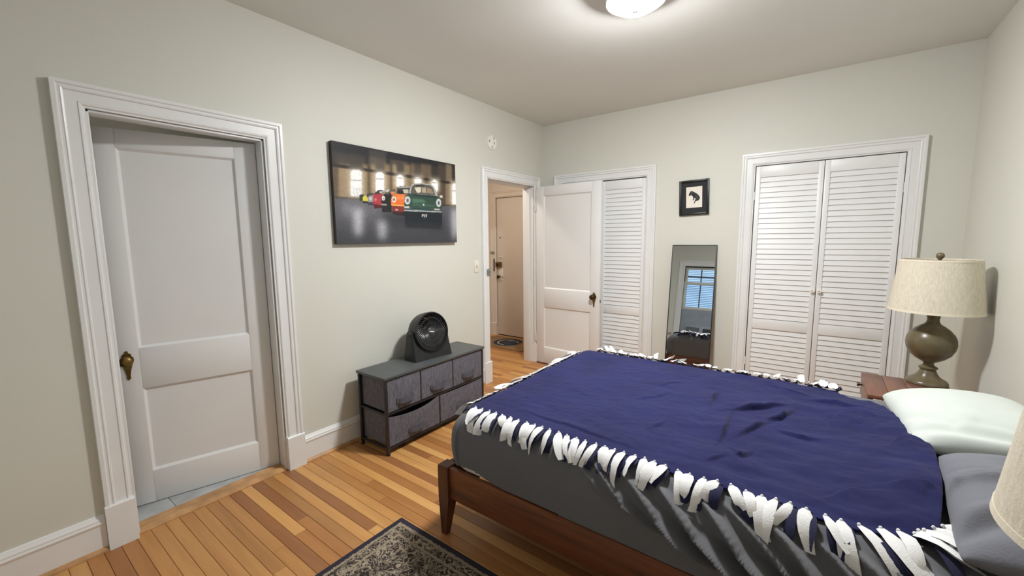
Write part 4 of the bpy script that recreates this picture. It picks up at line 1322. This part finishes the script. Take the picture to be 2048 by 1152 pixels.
def sstep(a, b, x):
    t = max(0.0, min(1.0, (x - a) / (b - a)))
    return t * t * (3 - 2 * t)
def ridge(s, c, w):
    return math.exp(-((s - c) / w) ** 2)
SHEET_FOLDS = [(1.88, 0.012, 0.020, 0.50), (1.97, 0.016, 0.018, 0.46), (2.09, 0.018, 0.022, 0.42), (2.20, 0.020, 0.024, 0.36), (2.335, 0.020, 0.022, 0.34), (2.43, 0.014, 0.016, 0.36),
               (2.52, 0.020, 0.024, 0.34), (2.63, 0.016, 0.020, 0.34), (2.72, 0.018, 0.022, 0.34), (2.80, 0.012, 0.016, 0.34), (2.90, 0.018, 0.024, 0.34), (3.02, 0.016, 0.022, 0.34), (3.14, 0.014, 0.02, 0.34)]
def sheet_disp(p, n):
    d = 0.0
    side = max(0.0, -n.y)
    if side > 0.05 and p.y < -2.5:
        # diagonal folds running down towards the head end
        drop = ZT - p.z
        s = p.x - 1.75 * drop - 0.35 * drop * drop
        flare = sstep(1.80, 2.35, p.x)
        for c, amp, w, zlow in SHEET_FOLDS:
            if p.z > zlow:
                f = min(1.0, (p.z - zlow) / 0.08) * min(1.0, drop / 0.05)
                wob = 0.03 * noise.noise(Vector((p.x * 3, c * 10, p.z * 6)))
                d += (amp * 0.6 + amp * 30 * drop * (0.3 + 0.7 * flare)) * ridge(s + wob, c, w * 0.85 * (1 + 1.0 * drop)) * f * min(1.0, side * 1.4)
        d += 0.16 * sstep(2.35, 3.0, p.x) * drop * side * (1 - sstep(0.10, 0.26, drop))
        d += 0.004 * noise.noise(Vector((p.x * 5, 1.3, p.z * 9))) * side
    if p.z < 0.43:                                  # elastic hem drawn in
        d -= 0.004 * (0.43 - p.z) / 0.08
    if n.z < 0.8:                                   # the sides belly out
        d += 0.022 * math.sin(PI * max(0, min(1, (p.z - 0.34) / 0.28))) * (1 - max(0, n.z)) * (1.0 if n.x < -0.3 else 0.45)
    d += 0.002 * noise.noise(p * 4.0)
    return d
sm = rounded_block(MX0, MX1, MY0, MY1, 0.235, ZT, (0.115, 0.09, 0.105), 420, 60, 66, sheet_disp)
bm = bmesh.new()
bm.from_mesh(sm)
dl = []
for f in bm.faces:      # open underside; the hem rides up at the foot corner
    ce = f.calc_center_median()
    hem = 0.365 + 0.034 * math.exp(-((ce.x - 1.42) / 0.12) ** 2) * (1 if ce.y < -2.5 else 0)
    if ce.z < hem:
        dl.append(f)
bmesh.ops.delete(bm, geom=dl, context='FACES')
bm.to_mesh(sm)
bm.free()
sm.shade_smooth()
sheet = tag(put('fitted_sheet', sm, 'sheet'), 'charcoal grey fitted sheet stretched over the mattress', 'bed sheet')

# ------------------------------------------------------------------ navy fleece blanket with knotted fringe
RB = 0.098
XF, YN, YF = 1.385, -2.792, -1.588       # where the mattress top starts to round off
ZB = ZT + 0.015
def curl(e):
    """distance past the flat top -> (outward, drop, angle)"""
    a_ = e / RB
    if a_ <= 0:
        return e, 0.0, 0.0
    if a_ < 1.45:
        return RB * math.sin(a_), RB * (1 - math.cos(a_)), a_
    m = e - 1.45 * RB
    return RB * math.sin(1.45) + m * math.cos(1.45), RB * (1 - math.cos(1.45)) + m * math.sin(1.45), 1.45
HEAD = [(-2.95, 2.93), (-2.80, 2.955), (-2.62, 2.985), (-2.45, 3.005), (-2.26, 3.015), (-2.10, 2.985), (-1.95, 2.955), (-1.80, 2.925), (-1.70, 2.87), (-1.62, 2.79), (-1.50, 2.76)]
def head_x(y):
    for (ya, xa), (yb, xb) in zip(HEAD[:-1], HEAD[1:]):
        if y <= yb:
            t = max(0, (y - ya) / (yb - ya))
            return xa + (xb - xa) * t
    return HEAD[-1][1]
# creases: polyline on the bed top, height, reach of the raised side
CREASES = [([(2.287, -1.923), (2.273, -2.060), (2.285, -2.180)], -0.016, 0.05),
           ([(2.366, -2.170), (2.463, -2.066), (2.583, -1.958)], 0.020, 0.06),
           ([(2.372, -2.189), (2.385, -2.369), (2.382, -2.532)], -0.020, 0.06),
           ([(2.503, -2.201), (2.561, -2.133), (2.606, -1.990)], 0.018, 0.04),
           ([(2.426, -2.433), (2.477, -2.313), (2.538, -2.160)], 0.014, 0.04),
           ([(2.122, -2.565), (2.144, -2.500), (2.161, -2.437)], 0.007, 0.04),
           ([(2.545, -2.256), (2.634, -2.285), (2.715, -2.279)], 0.011, 0.04),
           ([(2.713, -2.179), (2.749, -2.028), (2.848, -1.970), (2.933, -2.040)], -0.018, 0.08),
           ([(2.901, -2.260), (2.956, -2.176), (3.005, -2.216)], -0.014, 0.06),
           ([(2.862, -2.575), (2.958, -2.541), (2.973, -2.559)], -0.009, 0.04),
           ([(2.450, -2.589), (2.469, -2.588), (2.497, -2.511)], 0.014, 0.04),
           ([(2.370, -2.701), (2.427, -2.606)], 0.008, 0.04),
           ([(1.558, -2.689), (1.739, -2.710), (1.908, -2.727), (2.192, -2.746)], 0.006, 0.05),
           ([(2.881, -2.610), (2.775, -2.641), (2.701, -2.724)], 0.006, 0.04),
           ([(1.988, -2.056), (2.043, -1.936), (2.115, -1.869)], 0.005, 0.05),
           ([(1.959, -2.280), (2.034, -2.200), (2.090, -2.075)], 0.005, 0.05),
           ([(2.467, -1.657), (2.579, -1.733), (2.671, -1.754)], 0.006, 0.04),
           ([(2.640, -1.800), (2.760, -1.815), (2.880, -1.900)], 0.012, 0.05)]
def crease(x, y):
    z = 0.0
    for pts, amp, reach in CREASES:
        best, sd, end = 1e9, 0, 1.0
        tot = len(pts) - 1
        for i in range(tot):
            (xa, ya), (xb, yb) = pts[i], pts[i + 1]
            dx, dy = xb - xa, yb - ya
            L2 = dx * dx + dy * dy
            t = ((x - xa) * dx + (y - ya) * dy) / L2
            tc = max(0, min(1, t))
            d = math.hypot(x - xa - tc * dx, y - ya - tc * dy)
            if d < best:
                best = d
                sd = 1 if dx * (y - ya) - dy * (x - xa) > 0 else -1
                u = (i + tc) / tot
                end = math.sin(PI * max(0.04, min(0.96, u)))
                if (i == 0 and t < 0) or (i == tot - 1 and t > 1):
                    end = 0.12
        if best < reach * 3:
            a_ = abs(amp)
            if amp < 0:
                sd = -sd
            if sd > 0:
                z += a_ * math.exp(-best / reach) * end
            else:
                z += a_ * math.exp(-(best / 0.006) ** 2) * end - a_ * 0.35 * math.exp(-(best / 0.02) ** 2) * end * min(1, best / 0.008)
    return z
def bl_height(x, y):
    w = 0.0075 * noise.noise(Vector((x * 5.0 + y * 2.0, y * 6.5, 0.4))) + 0.0045 * noise.noise(Vector((x * 7, y * 17, 2.4)))
    w += 0.0025 * noise.noise(Vector((x * 26, y * 36, 5.0)))
    w += 0.011 * sstep(2.0, 2.6, x) * noise.noise(Vector((x * 8 - y * 6, y * 12 + x * 4, 7.0)))
    w += 0.050 * sstep(2.62, 3.0, x) * sstep(-2.86, -2.5, y) * (1 - sstep(-1.9, -1.6, y) * 0.6)
    return max(-0.006, w) + crease(x, y) * 1.35
def edge_near(x):
    return 0.030 + 0.010 * noise.noise(Vector((x * 4, 0.2, 9.0))) - 0.06 * sstep(2.75, 2.98, x)
def edge_far(x):
    return 0.035 + 0.012 * noise.noise(Vector((x * 4, 3.2, 9.0))) - 0.06 * sstep(2.55, 2.85, x)
def edge_foot(y):
    return 0.055 + 0.012 * noise.noise(Vector((y * 4, 6.2, 9.0)))
def roll(xu, yu, lift=0.0):
    """unrolled cloth point -> place on the bed, and its normal"""
    ox, dzx, ax = curl(XF - xu)
    X = XF - ox
    if yu < YN:
        oy, dzy, ay = curl(YN - yu)
        Y, sy = YN - oy, -1
    elif yu > YF:
        oy, dzy, ay = curl(yu - YF)
        Y, sy = YF + oy, 1
    else:
        Y, dzy, ay, sy = yu, 0, 0, 0
    n = Vector((-math.sin(ax), sy * math.sin(ay), math.cos(ax) * math.cos(ay)))
    n.normalize()
    edge = 1 - 0.75 * sstep(0.0, 0.06, max(XF - xu, 0) + max(YN - yu, yu - YF, 0))
    z = ZB - dzx - dzy + bl_height(X, Y) * edge
    p = Vector((X, Y, z)) + n * lift
    return p, n
NX, NY = 340, 270
P = []
for i in range(NX + 1):
    s = i / NX
    row = []
    for j in range(NY + 1):
        t = j / NY
        ya, yb = -2.83, -1.55
        y_guess = ya + (yb - ya) * t
        xh = head_x(y_guess)
        x0 = XF - edge_foot(y_guess)
        xu = x0 + (xh - x0) * s
        ya, yb = YN - edge_near(xu), YF + edge_far(xu)
        yu = ya + (yb - ya) * t
        p, n = roll(xu, yu)
        row.append(p)
    P.append(row)
blanket = thing_w('throw_blanket', 'navy blue fleece throw with knotted white fringe spread over the bed', 'blanket', (2.1, -2.2, ZT))
me = MB().grid(P).mesh('fleece', 0)
me.shade_smooth()
fl = put('fleece', me, 'navy', blanket)
sol = fl.modifiers.new('thickness', 'SOLIDIFY')
sol.thickness = 0.006
sol.offset = -1

frng = random.Random(5)
def strip(start, direction, length, width, lift0, mat, name='fringe_strip', curlup=0.0):
    """ribbon from an unrolled start point along an unrolled direction, following the bed"""
    n = 7
    d = Vector((direction[0], direction[1])).normalized()
    side = Vector((-d.y, d.x))
    wob = frng.uniform(-0.35, 0.35)
    roll_ = frng.uniform(-0.016, 0.016)
    bulge = frng.uniform(0.003, 0.010)
    prof = [frng.uniform(0.35, 0.6), frng.uniform(0.7, 0.95), 1.0, frng.uniform(0.9, 1.08), frng.uniform(0.85, 1.05), frng.uniform(0.7, 1.0), frng.uniform(0.45, 0.95)]
    mb = MB()
    rings = []
    for i in range(n):
        t = i / (n - 1)
        c = Vector(start) + d * (length * t) + side * (wob * length * t * t)
        w = width * prof[i] / 2
        lift = lift0 + bulge * math.sin(PI * t) + curlup * t * t
        A, na = roll(c.x - side.x * w, c.y - side.y * w, lift - roll_ * t)
        B, nb = roll(c.x, c.y, lift + 0.0035)
        D_, nd = roll(c.x + side.x * w, c.y + side.y * w, lift + roll_ * t)
        E2, ne = roll(c.x, c.y, lift - 0.0005)
        rings.append([A, B, D_, E2, A])
    mb.grid(rings)
    mb.add(rings[0][:4], [(0, 1, 2, 3)])
    mb.add(rings[-1][:4], [(0, 1, 2, 3)])
    # knot where the strip is tied
    k, kn = roll(start[0], start[1], lift0 + 0.003)
    r = 0.0048
    kv = [k + Vector((r * math.cos(q) * math.cos(e), r * math.sin(q) * math.cos(e), r * math.sin(e))) for e in (-0.9, 0, 0.9) for q in (0, PI / 3, 2 * PI / 3, PI, 4 * PI / 3, 5 * PI / 3)]
    mb.add(kv, [(a_ * 6 + b_, a_ * 6 + (b_ + 1) % 6, a_ * 6 + 6 + (b_ + 1) % 6, a_ * 6 + 6 + b_) for a_ in (0, 1) for b_ in range(6)] + [tuple(range(12, 18)), tuple(range(5, -1, -1))])
    return obj(name, mb, mat, blanket, 45)
# near side
x = 1.40
while x < 2.93:
    e = edge_near(x)
    lean = frng.uniform(-0.55, 0.65) + 0.55 * sstep(2.45, 2.9, x)
    long_ = 1.0 + 0.45 * sstep(2.5, 2.9, x)
    strip((x + 0.012, YN - e + 0.004), (lean * 0.6 + frng.uniform(-.2, .2), -1), frng.uniform(0.075, 0.10) * long_, frng.uniform(0.026, 0.034), 0.003, 'navy_strip')
    strip((x, YN - e + 0.008), (lean, -1), frng.uniform(0.072, 0.122) * long_, frng.uniform(0.024, 0.044), 0.010, 'white_cloth')
    x += frng.uniform(0.034, 0.046)
# far side
x = 1.43
while x < 2.80:
    e = edge_far(x)
    strip((x + 0.015, YF + e - 0.004), (frng.uniform(-.5, .5), 1), frng.uniform(0.06, 0.10), frng.uniform(0.024, 0.034), 0.005, 'navy_strip', curlup=frng.uniform(0, 0.02))
    strip((x, YF + e - 0.012), (frng.uniform(-1, 1), 1), frng.uniform(0.05, 0.085), frng.uniform(0.028, 0.042), 0.014, 'white_cloth', curlup=frng.choice((0.01, 0.025, 0.04, 0.055)))
    x += frng.uniform(0.036, 0.050)
# foot end
y = -2.76
while y < -1.62:
    e = edge_foot(y)
    strip((XF - e + 0.006, y + 0.012), (-1, frng.uniform(-.4, .4)), frng.uniform(0.06, 0.09), frng.uniform(0.022, 0.032), 0.003, 'navy_strip')
    strip((XF - e + 0.010, y), (-1, frng.uniform(-.7, .5)), frng.uniform(0.075, 0.105), frng.uniform(0.024, 0.036), 0.008, 'white_cloth', curlup=frng.choice((0, 0.02, 0.03, 0.05)))
    y += frng.uniform(0.038, 0.052)
# the loose corner towards the pillows
for q in range(4):
    strip((2.90 + 0.02 * q, YN + 0.01 + 0.018 * q), (0.9, -0.55 + 0.2 * q), 0.10, 0.030, 0.012, 'white_cloth', curlup=0.01)

# ------------------------------------------------------------------ pillows
def pillow(L, W, Hh, seed, nx=70, ny=90, wr_=0.006, folds=()):
    mb = MB()
    top, bot = [], []
    for i in range(nx + 1):
        u = i / nx * 2 - 1
        r1, r2 = [], []
        for j in range(ny + 1):
            v = j / ny * 2 - 1
            pin = 1 - 0.07 * (1 - abs(v) ** 2.2) * abs(u) ** 3
            pin2 = 1 - 0.07 * (1 - abs(u) ** 2.2) * abs(v) ** 3
            rc = 1 - 0.085 * (u * u * v * v) ** 1.6
            x, y = u * L / 2 * pin * rc, v * W / 2 * pin2 * rc
            t = max(0, (1 - abs(u) ** 2.6)) ** 0.52 * max(0, (1 - abs(v) ** 2.6)) ** 0.52
            w = wr_ * noise.noise(Vector((x * 9 + seed, y * 9, seed))) * t + wr_ * 0.9 * noise.noise(Vector((x * 4 + seed, y * 22, seed))) * t * abs(v)
            for (xa, ya), (xb, yb), amp, wd in folds:
                dx_, dy_ = xb - xa, yb - ya
                q = max(0, min(1, ((x - xa) * dx_ + (y - ya) * dy_) / (dx_ * dx_ + dy_ * dy_)))
                dd = math.hypot(x - xa - q * dx_, y - ya - q * dy_)
                w += amp * math.exp(-(dd / wd) ** 2) * min(1, t * 2)
            r1.append((x, y, Hh * 0.60 * t + w))
            r2.append((x, y, -Hh * 0.40 * t))
        top.append(r1)
        bot.append(r2)
    mb.grid(top)
    mb.grid(bot)
    me = mb.mesh('pillow', 0)
    bm = bmesh.new()
    bm.from_mesh(me)
    bmesh.ops.remove_doubles(bm, verts=bm.verts[:], dist=0.0005)
    bmesh.ops.recalc_face_normals(bm, faces=bm.faces[:])
    bm.to_mesh(me)
    bm.free()
    me.shade_smooth()
    return me
pw = put('bed_pillow', pillow(0.46, 0.62, 0.165, 1.3, folds=(((-0.20, -0.22), (0.05, -0.25), -0.012, 0.02), ((-0.16, -0.27), (0.1, -0.29), 0.010, 0.02), ((-0.21, -0.1), (-0.1, -0.2), -0.010, 0.02), ((-0.02, -0.18), (0.12, -0.24), -0.008, 0.02))), 'pillow_white')
pw.location = (3.165, -1.925, 0.712)
pw.rotation_euler = (0, rad(-4), rad(4))
tag(pw, 'white pillow at the bed head beside the wooden nightstand', 'pillow')
pg = put('bed_pillow', pillow(0.46, 0.66, 0.165, 6.1, wr_=0.016, folds=(((-0.25, -0.06), (-0.20, -0.01), 0.020, 0.016), ((-0.20, -0.01), (-0.08, 0.02), 0.020, 0.018), ((-0.25, -0.02), (-0.08, 0.05), -0.016, 0.016), ((-0.24, -0.26), (-0.06, -0.16), -0.022, 0.025), ((-0.22, -0.20), (-0.02, -0.11), 0.016, 0.03), ((-0.24, 0.10), (-0.12, 0.08), -0.008, 0.012))), 'pillow_grey')
pg.location = (3.205, -2.580, 0.705)
pg.rotation_euler = (0, rad(-5), rad(-5))
tag(pg, 'rumpled grey pillow at the bed head under the near lampshade', 'pillow')

# ------------------------------------------------------------------ nightstands and table lamps
NSZ = 0.545
LS = 1.087
ns = thing('nightstand', 'reddish-brown plank-topped nightstand holding the bulbous bronze lamp by the closet', 'nightstand', (3.128, -0.920, 0))
nw, nd = 0.202, 0.240
for k in range(4):
    x0 = -nw + k * (2 * nw / 4)
    obj('top_plank', MB().box(x0 + 0.0008, x0 + 2 * nw / 4 - 0.0008, -nd, nd, NSZ - 0.022, NSZ, 0.002), 'stand_wood', ns, 30)
obj('side_panel', MB().box(-nw + 0.010, -nw + 0.028, -nd + 0.012, nd - 0.012, 0.30, NSZ - 0.022), 'stand_wood', ns, 0)
obj('side_panel', MB().box(nw - 0.028, nw - 0.010, -nd + 0.012, nd - 0.012, 0.30, NSZ - 0.022), 'stand_wood', ns, 0)
obj('back_panel', MB().box(nw - 0.045, nw - 0.029, -nd + 0.014, nd - 0.014, 0.30, NSZ - 0.022), 'stand_wood', ns, 0)
obj('bottom_panel', MB().box(-nw + 0.028, nw - 0.046, -nd + 0.014, nd - 0.014, 0.30, 0.315), 'stand_wood', ns, 0)
dwr = obj('drawer', MB().box(-nw + 0.002, -nw + 0.010, -nd + 0.020, nd - 0.020, 0.42, NSZ - 0.030, 0.002), 'stand_wood', ns, 30)
obj('drawer_knob', MB().lathe([(0, 0), (0.006, 0.001), (0.006, 0.012), (0.012, 0.018), (0.010, 0.026), (0, 0.028)], 16, 0, 0, Matrix.Translation((-nw + 0.002, 0.10, 0.50)) @ Matrix.Rotation(-PI / 2, 4, 'Y')), 'brass_dark', dwr)
for sx in (-1, 1):
    for sy in (-1, 1):
        x, y = sx * (nw - 0.032), sy * (nd - 0.032)
        obj('leg', MB().tube([(x, y, 0), (x, y, 0.32)], 0.02, 12, True, [0.012, 0.021]), 'stand_wood', ns)

lamp = thing('table_lamp', 'bulbous bronze table lamp with beige linen shade on the nightstand by the closet', 'lamp', (3.233, -0.722, NSZ))
lamp.scale = (LS, LS, LS)
obj('base', MB().lathe([(0, 0), (0.086, 0), (0.089, 0.006), (0.087, 0.016), (0.080, 0.024), (0.066, 0.032), (0.050, 0.046), (0.040, 0.062), (0.034, 0.078), (0.031, 0.084), (0, 0.084)], 48), 'lamp_body', lamp)
obj('ring', MB().lathe([(0, 0.083), (0.034, 0.083), (0.040, 0.090), (0.040, 0.096), (0.033, 0.101), (0.024, 0.107), (0.022, 0.116), (0.026, 0.128), (0, 0.129)], 40), 'lamp_body', lamp, 50)
obj('body', MB().lathe([(0.024, 0.124), (0.036, 0.130), (0.062, 0.147), (0.086, 0.172), (0.101, 0.203), (0.106, 0.233), (0.103, 0.261), (0.092, 0.288), (0.072, 0.313), (0.050, 0.331), (0.034, 0.342), (0.027, 0.354),
                        (0.025, 0.370), (0.029, 0.386), (0.036, 0.400), (0.037, 0.405), (0.0, 0.406)], 56), 'lamp_body', lamp, 70)
hs = 0.0
obj('socket', MB().lathe([(0, 0.405), (0.016, 0.405), (0.016, 0.470), (0.010, 0.476), (0, 0.476)], 20), 'brass_dark', lamp)
obj('harp', MB().tube([(0.0, 0.018, 0.42), (0, 0.050, 0.50), (0, 0.058, 0.58), (0, 0.040, 0.66), (0, 0, 0.690), (0, -0.040, 0.66), (0, -0.058, 0.58), (0, -0.050, 0.50), (0, -0.018, 0.42)], 0.002, 6), 'brass_dark', lamp)
sh = obj('lamp_shade', MB().lathe([(0.196, 0.415), (0.163, 0.700), (0.1605, 0.700), (0.1935, 0.415)], 72, 0, 0, None, True), 'linen', lamp, 50)
obj('lower_rim', MB().lathe([(0.1972, 0.4145), (0.1958, 0.4265), (0.1925, 0.4265), (0.1925, 0.4145)], 72, 0, 0, None, True), 'linen_trim', sh, 30)
obj('upper_rim', MB().lathe([(0.1652, 0.6905), (0.1638, 0.7015), (0.1590, 0.7015), (0.1590, 0.6905)], 72, 0, 0, None, True), 'linen_trim', sh, 30)
sp3 = MB()
for k in range(3):
    an = 2 * PI * k / 3 + 0.4
    sp3.tube([(0, 0, 0.690), (0.161 * math.cos(an), 0.161 * math.sin(an), 0.694)], 0.0018, 6)
obj('spider', sp3, 'brass_dark', sh)
obj('finial', MB().lathe([(0, 0.690), (0.008, 0.690), (0.007, 0.700), (0.012, 0.706), (0.018, 0.716), (0.017, 0.728), (0.010, 0.736), (0, 0.738)], 20), 'lamp_body', lamp, 60)

ns2 = copy_tree(ns)
ns2.location = (3.17, -3.29, 0)
tag(ns2, 'reddish-brown nightstand under the near lamp at the picture edge')
lamp2 = copy_tree(lamp)
lamp2.location = (3.12, -3.26, NSZ)
tag(lamp2, 'beige linen table lamp cut off by the picture edge in the near corner')
for o in (ns, ns2): o['group'] = 'nightstands'
for o in (lamp, lamp2): o['group'] = 'table lamps'
